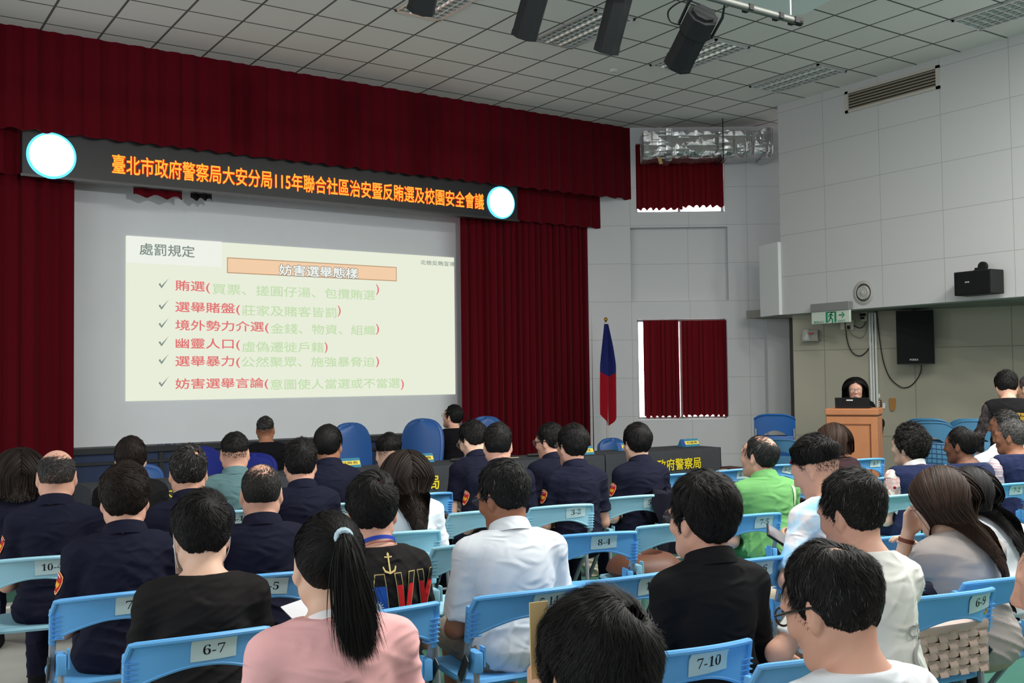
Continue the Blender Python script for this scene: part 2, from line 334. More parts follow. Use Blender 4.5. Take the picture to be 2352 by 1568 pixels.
for y, ra, xa, xb, ga, xc, xd, xe in rows:
    write(ra, xa, xb, y, .155, r_, .012)
    write(ga, xc, xd, y+(6 if y < 800 else 0), .14, n_, .008); write(')', xe-7, xe, y+(8 if y < 800 else 0), .15, r_, .01)
    c = onY(375, y-4, YP); V = [(-.06, .0), (-.04, .015), (-.025, -.02), (.06, .07), (.064, .078), (-.022, -.05)]
    MB().prism(V, -.001, .001, frame((c[0], YP-.009, c[2]), (1, 0, 0), (0, 0, 1))).build('slide_check_mark', g_, sl)
# message board
b0 = onY(50, 295, YB); b1 = onY(1190, 508, YB)
bd = tag(empty('message_board', ((b0[0]+b1[0])/2, YB, b1[2])), 'long black electronic message board with glowing orange characters', 'sign')
def local(o, par): o.parent = par; o.matrix_parent_inverse = Matrix.Translation(-par.location); return o
zb1 = onY(600, 453+0, YB)[2]; zb0 = onY(1190, 509, YB)[2]; zb1 = onY(50, 294, YB)[2]
local(MB().box((b0[0], YB, zb0), (b1[0], YB+.12, zb1), None, .012).build('board_case', mat('black board face', (.010, .010, .011), .35, .4)), bd)
for zz in (zb0, zb1-.03): local(MB().box((b0[0]-.01, YB-.015, zz), (b1[0]+.01, YB+.02, zz+.03)).build('board_trim', mat('black board trim', (.02, .02, .022), .3, .5)), bd)
m_led = mat('orange led', (0, 0, 0), 1, 0, emit=(lin((255, 150, 50)), 1.5)); m_ledr = mat('red led glow', (0, 0, 0), 1, 0, emit=(lin((225, 40, 10)), .9))
p0 = onY(257, 380, YB); p1 = onY(1111, 460, YB); zm = (p0[2]+p1[2])/2
s_ = '臺北市政府警察局大安分局115年聯合社區治安暨反賄選及校園安全會議'
for bold, m_, dy in ((.05, m_ledr, .004), (.012, m_led, .007)):
    V, F = fit_text(s_, p1[0]-p0[0], .232, bold); local(MB().add(V, F, frame(((p0[0]+p1[0])/2, YB-dy, zm), (1, 0, 0), (0, 0, 1))).build('led_lettering', m_), bd)
m_lamp = mat('white round lamp', (0, 0, 0), 1, 0, emit=((.86, .97, 1), 5)); m_ring = mat('blue lamp ring', (0, 0, 0), 1, 0, emit=((.10, .55, 1.0), 1.6))
for (cx, cy, l, r, which) in ((119, 357, 62, 177, 'left'), (1152, 465, 1121, 1183, 'right')):
    c = onY(cx, cy, YB-.03); rad = (onY(r, cy, YB-.03)[0]-onY(l, cy, YB-.03)[0])/2
    lp = tag(empty('round_lamp', (c[0], YB-.004, c[2])), 'round glowing white lamp at the %s end of the message board' % which, 'lamp', 'round lamps on the message board')
    Mx = frame((0, 0, 0), (1, 0, 0), (0, 0, 1))
    MB().lathe([(rad, -.0), (rad, .02), (rad*.9, .03), (rad*.9, 0)], 48, Mx).build('lamp_ring', m_ring, lp)
    MB().lathe([(rad*.9, .0), (rad*.9, .03), (rad*.5, .038), (.01, .04)], 48, Mx).build('lamp_face', m_lamp, lp)
# torn scraps of red cloth under the board
for k, (x0, x1, y) in enumerate(((300, 410, 440), (430, 478, 449))):
    a, b = onY(x0, y, YC), onY(x1, y, YC)
    tag(drape('cloth_scrap', a[0], b[0], 12.44, a[2]-.06, a[2]+.16, m_red if k == 0 else mat('black cloth', (.01, .008, .009), .9, .1), 3, .02, 20+k, .02), ('ragged red cloth scrap hanging below the message board', 'small black cloth scrap below the message board')[k], 'cloth')
# window curtains
def wcurtain(px, label, seed, folds, m=m_red2):
    a = onW(px[0], px[1], DW+.08); b = onW(px[2], px[3], DW+.08)
    o = drape('window_curtain', a[0], b[0], .06, b[1], a[1], m, folds, .018, seed, .02); o.matrix_world = Matrix(MWm.tolist()); return tag(o, label, 'curtain')
wcurtain((1476, 736, 1561, 957), 'left half of the dark red curtain in the lower window', 31, 7)
wcurtain((1564, 736, 1671, 954), 'right half of the dark red curtain in the lower window', 32, 9)
wcurtain((1459, 330, 1567, 480), 'left red curtain of the upper window behind the silver duct', 33, 8)
wcurtain((1562, 330, 1661, 474), 'right red curtain of the upper window behind the silver duct', 34, 7)
# ------------------------------------------------------------------ folding chairs
m_blue = mat('blue chair plastic', lin((102, 176, 236)), .38, .45, bump=(220, .04))
m_aqua = mat('pale aqua chair plastic', lin((152, 204, 222)), .4, .45, bump=(220, .04))
m_dblue = mat('deep blue chair plastic', lin((24, 84, 150)), .38, .45, bump=(220, .04))
m_tblue = mat('dusty teal blue chair plastic', lin((66, 122, 158)), .45, .4, bump=(220, .04))
m_tube = mat('grey painted steel tube', lin((150, 156, 164)), .4, .5, .3)
m_plate = mat('dark steel plate', lin((70, 74, 76)), .4, .5, .5)
m_paper = mat('pale aqua label paper', lin((196, 224, 228)), .7, .2)
m_ink = mat('black print', (.012, .012, .014), .6, .2)
CW, CT = .44, .79
def back_pt(x, z, off=0.):
    """point on the rear face of the backrest (chair coordinates, +y is forward)"""
    return np.array([x, -.235-(z-.45)*.16+1.15*x*x-off+(.03*max(0., (z-.745)/.045)**2*-1 if z > .745 else 0.), z])
def chair_geo():
    """meshes of one chair: list of (name, MB, which material)"""
    out = []; n = 33; xs = np.linspace(-CW/2, CW/2, n)
    def zbot(x): t = abs(x)/(CW/2); return .693-.070*max(0, (t-.08)/.92)**1.7
    def ztop(x): t = abs(x)/(CW/2); return CT-.016*t**2-(.05*((t-.93)/.07)**2 if t > .93 else 0)
    rows = 9; P = np.zeros((rows, n, 3))
    for j, x in enumerate(xs):
        for i in range(rows): P[i, j] = back_pt(x, zbot(x)+(ztop(x)-zbot(x))*i/(rows-1))
    b = MB(); b.sheet(P, .010, (0, 1, 0))
    b.tube([back_pt(x, ztop(x)-.004)+np.array([0, .001, 0]) for x in xs], .0095, 8)           # rolled upper lip
    b.tube([back_pt(x, zbot(x)+.002)+np.array([0, .004, 0]) for x in xs], .0065, 6)           # lip under the arch
    for s in (-1, 1):                                                                          # side wings that run down to the tubes
        x = s*(CW/2-.005)
        b.add(*tilt_box((x, back_pt(x, .675)[1]+.012, .675), (.020, .036, .135), .16))
        for k in range(6):
            z = .632+k*.0165; p = back_pt(x, z)
            b.box((min(x-.040*s, x+.010*s), p[1]-.016, z), (max(x-.040*s, x+.010*s), p[1]+.020, z+.003))
    out.append(('backrest', b, 'c'))
    m = 11; sx = np.linspace(-1, 1, m); S = np.zeros((m, m, 3))
    for i, v in enumerate(np.linspace(-1, 1, m)):
        for j, u in enumerate(sx):
            w = .205*(1-.10*max(0, v)**2); S[i, j] = (u*w*(1-.06*abs(v)**6), .02+v*.20*(1-.05*abs(u)**6), .465-.012*(1-u*u)*(1-v*v)+.012*v*abs(v)*-1*(v > .5))
    s_ = MB(); s_.sheet(S, .022, (0, 0, -1)); rim = [tuple(S[0, j]) for j in range(m)]+[tuple(S[i, -1]) for i in range(1, m)]+[tuple(S[-1, j]) for j in range(m-2, -1, -1)]+[tuple(S[i, 0]) for i in range(m-2, 0, -1)]
    s_.tube(np.array(rim)-np.array([0, 0, .011]), .013, 6, closed=True)
    out.append(('seat', s_, 'c'))
    for s in (-1, 1):
        x = s*(CW/2-.008); p = back_pt(x, .63)
        t = MB(); t.tube([(x, p[1]+.012, .64), (x, -.16, .50), (x, .14, .13), (x, .25, .012)], .0125, 8); out.append(('leg', t, 't'))     # long tube from the backrest to the front foot
        x2 = s*(CW/2-.036); t = MB(); t.tube([(x2, -.195, .56), (x2, -.215, .25), (x2, -.245, .012)], .012, 8); out.append(('leg', t, 't'))
        q = MB(); q.box((x2-.017, -.225, .50), (x2+.017, -.150, .575), None, .006); q.box((x2-.024*s-.004, -.22, .52), (x2-.024*s+.004, -.185, .59)); out.append(('hinge_bracket', q, 'c'))
        xp = x+s*.014; q = MB(); d = np.array([0, -.75, 1.]); d /= np.linalg.norm(d)
        q.add(*bmesh_box((-.003, -.018, -.055), (.003, .018, .055), .002), M=frame((xp, -.175, .515), (s, 0, 0), np.cross(d, (s, 0, 0))))
        for k in (-.04, .0, .04): q.lathe([(.001, .004), (.007, .004), (.007, 0)], 8, frame(np.array([xp, -.175, .515])+d*k, (0, 1, 0), (0, 0, 1) if s > 0 else (0, 0, -1)))
        out.append(('hinge_plate', q, 'p'))
    t = MB(); t.tube([(-CW/2+.01, .165, .105), (CW/2-.01, .165, .105)], .010, 8); out.append(('crossbar', t, 't'))
    t = MB(); t.tube([(-CW/2+.036, -.225, .12), (CW/2-.036, -.225, .12)], .010, 8); out.append(('crossbar', t, 't'))
    return out
def tilt_box(c, size, sl):
    V, F = bmesh_box((-size[0]/2, -size[1]/2, -size[2]/2), (size[0]/2, size[1]/2, size[2]/2), .006); V = np.array(V); V[:, 1] -= V[:, 2]*sl
    return V+np.array(c), F
CHAIR_MESH = None
MBOLD = {**{str(i): chr(0x1D7CE+i) for i in range(10)}, '-': '-'}
def chair(px=None, py=None, pos=None, rz=0., col='blue', num=None, label='', lx=.06, tilt=0., group='numbered folding chairs', lw=.14, lh=.068):
    """folding chair with its top edge centre at photo point px,py, or standing at pos"""
    global CHAIR_MESH
    cm = {'blue': m_blue, 'aqua': m_aqua, 'deep': m_dblue, 'teal': m_tblue}[col]
    if pos is None:
        P = onZ(px, py, CT); c, s = math.cos(rz), math.sin(rz); q = back_pt(0, CT); pos = (P[0]+s*q[1], P[1]-c*q[1])
    root = tag(empty('folding_chair', (pos[0], pos[1], 0), rz), label, 'chair', group)
    if CHAIR_MESH is None:
        CHAIR_MESH = []
        for nme, g, w in chair_geo():
            o = g.build(nme, None, None, True); CHAIR_MESH.append((nme, o.data, w)); bpy.data.objects.remove(o)
        for _, me, _w in CHAIR_MESH: me.materials.append(m_blue)
    for nme, me, w in CHAIR_MESH:
        o = bpy.data.objects.new(nme, me); COL.objects.link(o); o.parent = root
        sl_ = o.material_slots[0]; sl_.link = 'OBJECT'; sl_.material = {'c': cm, 't': m_tube, 'p': m_plate}[w]
    if num:
        def onback(V, off):                    # flat (u,v) -> rear face of the backrest
            ct, st = math.cos(tilt), math.sin(tilt)
            return np.array([back_pt(lx+u*ct-v*st, .741+u*st+v*ct, off) for u, v in np.asarray(V)[:, :2]])
        u = np.linspace(-lw/2, lw/2, 7); v = np.linspace(-lh/2, lh/2, 5); G = np.array([[(a, b) for a in u] for b in v]).reshape(-1, 2)
        lab = MB().sheet(onback(G, .0035).reshape(5, 7, 3), .0008, (0, -1, 0)).build('number_label', m_paper, root, True)
        V, F = text_geo(''.join(MBOLD.get(ch, ch) for ch in num), 1., -.0085); wd = lw*min(.66, .14*len(num)+.06); V[:, 0] *= wd/np.ptp(V[:, 0]); V[:, 1] *= lh*.46/np.ptp(V[:, 1])
        MB().add(onback(V, .0052), F).build('number_text', m_ink, lab)
    return root
CH_LIST = [  # px, py of the top edge centre, rz degrees, colour, number, label, label offset, tilt
 (475, 1460, -5, 'blue', '6-7', 'blue folding chair labelled 6-7 behind the man in the plain black t-shirt', .03, .0),
 (275, 1364, -5, 'blue', '7-9', 'blue folding chair labelled 7 holding the large police officer on the left', .06, .0),
 (85, 1281, -12, 'aqua', '10-4', 'pale aqua folding chair labelled 10 under the balding police officer', .06, 0),
 (624, 1319, -12, 'blue', '6-5', 'blue folding chair labelled 6-5 under the buzz-cut police officer', .0, -.1),
 (548, 1173, -10, 'aqua', '8-1', 'pale aqua folding chair labelled 8-1 under the man in the grey-green shirt', .0, 0),
 (775, 1157, -10, 'aqua', '6-3', 'small far pale aqua chair under the officer with neatly parted black hair', .05, 0),
 (1232, 1358, -7, 'blue', '5-14', 'blue folding chair labelled 5-14 under the man in the white polo shirt', .075, .0),
 (905, 1400, 0, 'blue', '4-2', 'blue folding chair under the man in the black printed navy t-shirt', -.05, 0),
 (930, 1222, -10, 'aqua', None, 'pale aqua folding chair under the long-haired woman in the white top', 0, 0),
 (985, 1133, -4, 'blue', '2-6', 'blue folding chair by the table under the officer with the undercut', -.06, 0),
 (1120, 1173, -10, 'aqua', None, 'pale aqua folding chair under the officer behind the white polo man', 0, 0),
 (1105, 1248, -10, 'aqua', None, 'empty pale aqua folding chair left of the white polo man', 0, 0),
 (1302, 1160, -12, 'aqua', '3-2', 'pale aqua folding chair labelled 3-2 under a young police officer', .08, .05),
 (1477, 1138, -13, 'aqua', '5-1', 'pale aqua folding chair labelled 5-1 with a dark jacket over its corner', .09, .05),
 (1385, 1224, -17, 'blue', '8-4', 'empty blue folding chair labelled 8-4 with a tote bag below', .02, .02),
 (1560, 1202, -10, 'aqua', None, 'empty pale aqua folding chair with a brown hat bag on its seat', 0, 0),
 (1478, 1322, -5, 'blue', '1-5', 'empty blue folding chair labelled 1-5 left of the man in black shirt', .07, .02),
 (1622, 1489, -9, 'blue', '7-10', 'large near blue folding chair labelled 7-10 behind the man in black shirt', .035, .04),
 (1738, 1284, -10, 'blue', '3-6', 'blue folding chair labelled 3-6 under the man holding a phone', .05, .05),
 (1742, 1181, -10, 'blue', '7-5', 'blue folding chair labelled 7-5 under the man in the green polo', .07, .0),
 (1705, 1077, -8, 'blue', '6-10', 'blue folding chair labelled 6-10 in front of the green polo man', .04, 0),
 (1797, 1067, -14, 'blue', '5-13', 'blue folding chair labelled 5-13 holding a dark bag, by the red cloth', .09, -.2),
 (1828, 1110, -14, 'blue', '7-4', 'blue folding chair labelled 7-4 right of the green polo man', .03, .02),
 (1568, 1088, -10, 'blue', None, 'empty blue folding chair below the yellow writing on the table cloth', 0, 0),
 (2000, 1053, -14, 'blue', '1-7', 'empty blue folding chair labelled 1-7 in front of the wooden lectern', .09, .0),
 (2042, 1096, -10, 'blue', None, 'blue folding chair in front of the woman with the floral sleeve', 0, 0),
 (2085, 1136, -10, 'aqua', None, 'pale aqua folding chair under the curly-haired woman in the navy vest', 0, 0),
 (2225, 1063, -10, 'aqua', '12', 'pale aqua folding chair labelled 12 beside the man in white short sleeves', .11, 0),
 (2215, 1121, -10, 'aqua', '16', 'pale aqua folding chair labelled 16 under the balding man in a navy vest', .13, 0),
 (2335, 1110, -12, 'blue', '7-2', 'blue folding chair labelled 7 under the grey-haired man in the navy vest', .04, 0),
 (2075, 1231, -10, 'blue', None, 'empty blue folding chair beside the man in the tie-dye t-shirt', 0, 0),
 (2222, 1362, -10, 'blue', '6-9', 'blue folding chair labelled 6-9 with a woven handbag hanging on it', .12, .05),
 (1925, 1508, -8, 'blue', None, 'blue folding chair under the man in the cream t-shirt, behind glasses man', 0, 0),
 (2345, 1326, -10, 'blue', None, 'blue folding chair at the right edge under the woman in the white t-shirt', 0, 0),
]
CHAIRS = {}
for (px, py, rz, cc, num, lab, lx, tl) in CH_LIST:
    CHAIRS[(px, py)] = chair(px, py, None, math.radians(rz), cc, num, lab, lx, tl)
# ------------------------------------------------------------------ people: distance-field bodies, meshed with surface nets
def rot(ax, a):
    c, s = math.cos(a), math.sin(a)
    return np.array({'x': [[1, 0, 0], [0, c, -s], [0, s, c]], 'y': [[c, 0, s], [0, 1, 0], [-s, 0, c]], 'z': [[c, -s, 0], [s, c, 0], [0, 0, 1]]}[ax], float)
class Cone:
    """round cone (limb segment); cut=True ends flat at b"""
    def __init__(s, a, b, ra, rb, k=.02, op='u', cut=False, flat=None):
        s.a, s.b, s.ra, s.rb, s.k, s.op, s.cut = np.array(a, float), np.array(b, float), ra, rb, k, op, cut
        s.ba = s.b-s.a; s.L2 = float(s.ba@s.ba)+1e-9; r = max(ra, rb)
        s.lo, s.hi = np.minimum(s.a, s.b)-r, np.maximum(s.a, s.b)+r
    def d(s, X, Y, Z):
        x, y, z = X-s.a[0], Y-s.a[1], Z-s.a[2]
        tt = (x*s.ba[0]+y*s.ba[1]+z*s.ba[2])/s.L2; t = np.clip(tt, 0, 1)
        q = np.sqrt((x-t*s.ba[0])**2+(y-t*s.ba[1])**2+(z-t*s.ba[2])**2)-(s.ra+(s.rb-s.ra)*t)
        if s.cut: q = np.maximum(q, (tt-1)*math.sqrt(s.L2))
        return q
class Ell:
    """ellipsoid with axes M (columns) and radii r"""
    def __init__(s, c, r, M=None, k=.02, op='u'):
        s.c, s.r, s.k, s.op = np.array(c, float), np.array(r, float), k, op; s.M = np.eye(3) if M is None else np.asarray(M)
        e = np.sqrt(((s.M*s.r)**2).sum(1)); s.lo, s.hi = s.c-e, s.c+e
    def d(s, X, Y, Z):
        x, y, z = X-s.c[0], Y-s.c[1], Z-s.c[2]; M = s.M
        l = [x*M[0, i]+y*M[1, i]+z*M[2, i] for i in range(3)]
        k0 = np.sqrt(sum((l[i]/s.r[i])**2 for i in range(3))); k1 = np.sqrt(sum((l[i]/s.r[i]**2)**2 for i in range(3)))+1e-9
        return k0*(k0-1)/k1
def blend(d, e, k, op):
    if op == 'u': h = np.clip(.5+.5*(d-e)/k, 0, 1); return d+(e-d)*h-k*h*(1-h)
    h = np.clip(.5-.5*(d+e)/k, 0, 1); return d+(-e-d)*h+k*h*(1-h)
def evalp(prims, P, inf=0.):
    """field at scattered points (n,3)"""
    P = np.asarray(P, float); d = np.full(len(P), .3)
    for p in prims:
        m = np.all((P > p.lo-.12) & (P < p.hi+.12), 1)
        if m.any(): q = P[m]; d[m] = blend(d[m], p.d(q[:, 0], q[:, 1], q[:, 2]), p.k, p.op)
    return d-inf
def nets(prims, h, inf=0., clip=None, warp=None):
    """mesh of the zero level; clip(X,Y,Z) is intersected, warp adds folds"""
    u = [p for p in prims if p.op == 'u']; lo = np.min([p.lo for p in u], 0)-3*h-inf-.012; hi = np.max([p.hi for p in u], 0)+3*h+inf+.012
    n = np.ceil((hi-lo)/h).astype(int)+1; ax = [(lo[i]+h*np.arange(n[i])).astype(np.float32) for i in range(3)]
    D = np.full(n, .1, np.float32)
    for p in prims:
        mg = p.k+3*h+inf+.012; i0 = np.maximum(((p.lo-mg-lo)/h).astype(int), 0); i1 = np.minimum(((p.hi+mg-lo)/h).astype(int)+2, n)
        w = tuple(slice(i0[i], i1[i]) for i in range(3))
        e = p.d(ax[0][w[0]][:, None, None], ax[1][w[1]][None, :, None], ax[2][w[2]][None, None, :]).astype(np.float32)
        D[w] = blend(D[w], e, np.float32(p.k), p.op)
    G = (ax[0][:, None, None], ax[1][None, :, None], ax[2][None, None, :])
    if warp is not None: D = D-warp(*G).astype(np.float32)
    D -= np.float32(inf)
    if clip is not None: D = np.maximum(D, clip(*G).astype(np.float32))
    I = D < 0; A = np.zeros(n-1, bool); cnt = np.zeros(n-1, np.int8)
    for a in (0, 1):
        for b in (0, 1):
            for c in (0, 1): cnt += I[a:n[0]-1+a, b:n[1]-1+b, c:n[2]-1+c]
    A = (cnt > 0) & (cnt < 8); cells = np.argwhere(A); N = len(cells); idx = np.full(n-1, -1, np.int32); idx[A] = np.arange(N)
    acc = np.zeros((N, 3)); w = np.zeros(N); cor = [(a, b, c) for a in (0, 1) for b in (0, 1) for c in (0, 1)]
    val = {c: D[cells[:, 0]+c[0], cells[:, 1]+c[1], cells[:, 2]+c[2]] for c in cor}
    for c in cor:
        for q in range(3):
            if c[q] == 0:
                c2 = tuple(1 if i == q else c[i] for i in range(3)); v0, v1 = val[c], val[c2]; m = (v0 < 0) != (v1 < 0)
                t = v0[m]/(v0[m]-v1[m]); pt = np.tile(np.array(c, float), (m.sum(), 1)); pt[:, q] = t; acc[m] += pt; w[m] += 1
    V = (cells+acc/np.maximum(w, 1)[:, None])*h+lo; F = []
    for q in range(3):
        r, s = (q+1) % 3, (q+2) % 3
        sl0 = [slice(None)]*3; sl1 = [slice(None)]*3; sl0[q] = slice(0, n[q]-1); sl1[q] = slice(1, n[q])
        a, b = I[tuple(sl0)], I[tuple(sl1)]; X = np.argwhere(a != b); X = X[(X[:, r] > 0) & (X[:, s] > 0) & (X[:, r] < n[r]-1) & (X[:, s] < n[s]-1)]
        if len(X) == 0: continue
        ins = I[X[:, 0], X[:, 1], X[:, 2]]; er, es = np.eye(3, dtype=int)[r], np.eye(3, dtype=int)[s]
        g = lambda Y: idx[Y[:, 0], Y[:, 1], Y[:, 2]]
        Q = np.stack([g(X-er-es), g(X-es), g(X), g(X-er)], 1); Q[~ins] = Q[~ins][:, ::-1]; F.append(Q)
    F = np.concatenate(F); F = F[(F >= 0).all(1)]
    return V.astype(np.float32), F
# --- the head (head coordinates: x right, y forward, z up, origin between the ears)
def head_prims(O=np.zeros(3), R=np.eye(3), s=1., ears=True, face=True):
    o = lambda p: O+R@(np.array(p, float)*s)
    E = lambda c, r, k, op='u', M=None: Ell(o(c), np.array(r)*s, R if M is None else R@M, k*s, op)
    K = lambda a, b, ra, rb, k, op='u': Cone(o(a), o(b), ra*s, rb*s, k*s, op)
    P = [E((0, -.014, .034), (.0765, .097, .090), .03), E((0, .028, -.030), (.062, .070, .080), .04), E((0, .052, .02), (.060, .048, .062), .03),
         E((0, .066, -.092), (.026, .022, .020), .035), K((-.05, .0, -.055), (-.022, .062, -.09), .020, .018, .03), K((.05, .0, -.055), (.022, .062, -.09), .020, .018, .03)]
    if face:
        P += [K((0, .094, .018), (0, .112, -.020), .009, .0125, .014), E((-.012, .104, -.024), (.0095, .010, .008), .008), E((.012, .104, -.024), (.0095, .010, .008), .008)]
        for q in (-1, 1):
            P += [E((q*.032, .100, .014), (.019, .016, .012), .014, 's'), E((q*.031, .080, .012), (.0145, .0145, .0135), .006), E((q*.031, .088, .030), (.022, .010, .007), .012), E((q*.044, .070, -.022), (.018, .018, .016), .02)]
        P += [E((0, .097, -.052), (.023, .009, .0055), .008), E((0, .095, -.061), (.020, .0085, .0060), .008), K((-.018, .103, -.0565), (.018, .103, -.0565), .0022, .0022, .004, 's')]
    if ears:
        for q in (-1, 1):
            M = rot('z', q*-.42)@rot('x', .15)
            P += [E((q*.079, -.006, -.002), (.0085, .0195, .032), .008, 'u', M), E((q*.077, -.001, -.028), (.007, .010, .013), .008), E((q*.088, .003, .004), (.0055, .010, .019), .006, 's', M)]
    return P
NTH, NPH = 65, 128                            # polar table of the bare skull radius
def _skull():
    th = np.linspace(0, math.pi, NTH); ph = np.linspace(0, 2*math.pi, NPH, endpoint=False); T, Q = np.meshgrid(th, ph, indexing='ij')
    U = np.stack([np.sin(T)*np.sin(Q), np.sin(T)*np.cos(Q), np.cos(T)], -1).reshape(-1, 3)
    pr = head_prims(ears=False, face=False); r = np.full(len(U), .16)
    for _ in range(40): r -= .8*evalp(pr, U*r[:, None])
    return U.reshape(NTH, NPH, 3), r.reshape(NTH, NPH)
SKU, SKR = _skull()
def tab(A, U):
    """bilinear lookup of a polar table at unit directions U; phi=0 is forward (+y), growing towards +x"""
    t = np.arccos(np.clip(U[:, 2], -1, 1))/math.pi*(NTH-1); p = (np.arctan2(U[:, 0], U[:, 1]) % (2*math.pi))/(2*math.pi)*NPH
    i = np.minimum(t.astype(int), NTH-2); j = p.astype(int) % NPH; j2 = (j+1) % NPH; a, b = t-i, p-np.floor(p)
    return (A[i, j]*(1-b)+A[i, j2]*b)*(1-a)+(A[i+1, j]*(1-b)+A[i+1, j2]*b)*a
def sm(x, a, b): t = np.clip((x-a)/(b-a), 0, 1); return t*t*(3-2*t)
def vnoise(U, f, seed):
    """cheap smooth noise on points, about -1..1"""
    rg = np.random.RandomState(seed); o = np.zeros(len(U))
    for k in range(5):
        v = rg.randn(3); v *= f*(.6+.35*k)/np.linalg.norm(v); o += np.sin(U@v+rg.rand()*6.28)/(1+.25*k)
    return o/2.6
SC_ = np.array([0., .0005, 0.])
def hairline(U, kind):
    """signed height above the hairline (metres on the head), positive = hair grows"""
    P = U*tab(SKR, U)[:, None]; az = np.abs(np.arctan2(U[:, 0], -U[:, 1]))    # 0 at the nape, pi at the forehead
    x = [0, .55, 1.0, 1.28, 1.5, 1.72, 1.9, 2.2, 2.6, 3.15]
    z = {'m': [-.078, -.075, -.050, -.030, .016, -.020, -.012, .062, .078, .084], 'f': [-.090, -.085, -.065, -.045, -.012, -.030, -.02, .060, .076, .082],
         'h': [-.070, -.066, -.040, -.020, .020, -.010, .010, .075, .094, .102]}[kind]
    return P[:, 2]-np.interp(az, x, z), az, P
def hair_mat(name, c, grey=0., rough=.55):
    n = 'hair '+name
    if n in MATS: return MATS[n]
    m = mat(n, c, rough, .14); nt = m.node_tree; b = nt.nodes['Principled BSDF']
    a = nt.nodes.new('ShaderNodeAttribute'); a.attribute_name = 'tint'; r = nt.nodes.new('ShaderNodeValToRGB'); e = r.color_ramp
    e.elements[0].color = (*[v*.55 for v in c], 1); e.elements[1].color = (*[v*1.7 for v in c], 1); e.elements[1].position = max(.02, 1-grey-.03) if grey else 1.
    if grey > 0:
        k = e.elements.new(max(.05, 1-grey)); k.color = (.07, .068, .066, 1); k = e.elements.new(1.); k.color = (.16, .155, .15, 1)
    nt.links.new(a.outputs['Fac'], r.inputs[0]); nt.links.new(r.outputs[0], b.inputs['Base Color']); return m
def ribbons(paths, w, tint, rg, cen):
    """paths (n,k,3) -> tapered flat strands lying on the head"""
    n, k, _ = paths.shape; T = np.gradient(paths, axis=1); N_ = paths-cen+rg.randn(n, 1, 3)*.03
    a = np.cross(T, N_); a /= np.linalg.norm(a, axis=2, keepdims=True)+1e-9
    prof = np.interp(np.linspace(0, 1, k), [0, .15, .7, 1], [.8, 1, .8, .12]); W_ = (w*np.ones(n))[:, None, None]*prof[None, :, None]
    V = np.stack([paths-W_*a, paths+W_*a], 2).reshape(-1, 3)
    i = np.arange(n*k).reshape(n, k)[:, :-1].ravel()*2; F = np.stack([i, i+1, i+3, i+2], 1)
    return V, F, np.repeat(tint, k*2)
def sphere_walk(U, flow, L, k, R, lift, rg, jit, clump=0):
    """strands that creep over the head following a flow field; returns (n,k,3) in head coordinates"""
    n = len(U); out = np.zeros((n, k, 3)); J = rg.randn(n, 3)*jit*.5
    if clump:
        C = U[rg.choice(n, clump)]; a = np.argmax(U@C.T, 1); J = J+(rg.randn(clump, 3)*jit)[a]; lift = lift+(rg.rand(clump)**3*.006)[a]*np.minimum(1, L/.03)
    else: J = J*2
    st = (L/(k-1))[:, None]
    for i in range(k):
        r = tab(R, U); t = i/(k-1); out[:, i] = U*(r-.002+lift*(t**1.3))[:, None]
        f = flow(U)+J; f -= U*(f*U).sum(1)[:, None]; f /= np.linalg.norm(f, axis=1)[:, None]+1e-9
        U = U+f*st/r[:, None]; U /= np.linalg.norm(U, axis=1)[:, None]
    return out
def whorl(c, swirl=.5, fwd=0., down=.0):
    c = np.array(c, float); c /= np.linalg.norm(c)
    def f(U):
        d = (U@c)[:, None]; a = U*d-c; a /= np.linalg.norm(a, axis=1)[:, None]+1e-6
        s = np.cross(c, U); s /= np.linalg.norm(s, axis=1)[:, None]+1e-6
        return a+s*swirl*np.clip(d, 0, 1)+np.array([0, fwd, -down])
    return f
def pick(n, dens, rg):
    w = (np.sin(np.linspace(0, math.pi, NTH))[:, None]*SKR**2*dens).ravel(); w /= w.sum()
    U = SKU.reshape(-1, 3)[rg.choice(len(w), n, p=w)]+rg.randn(n, 3)*.028; return U/np.linalg.norm(U, axis=1)[:, None]
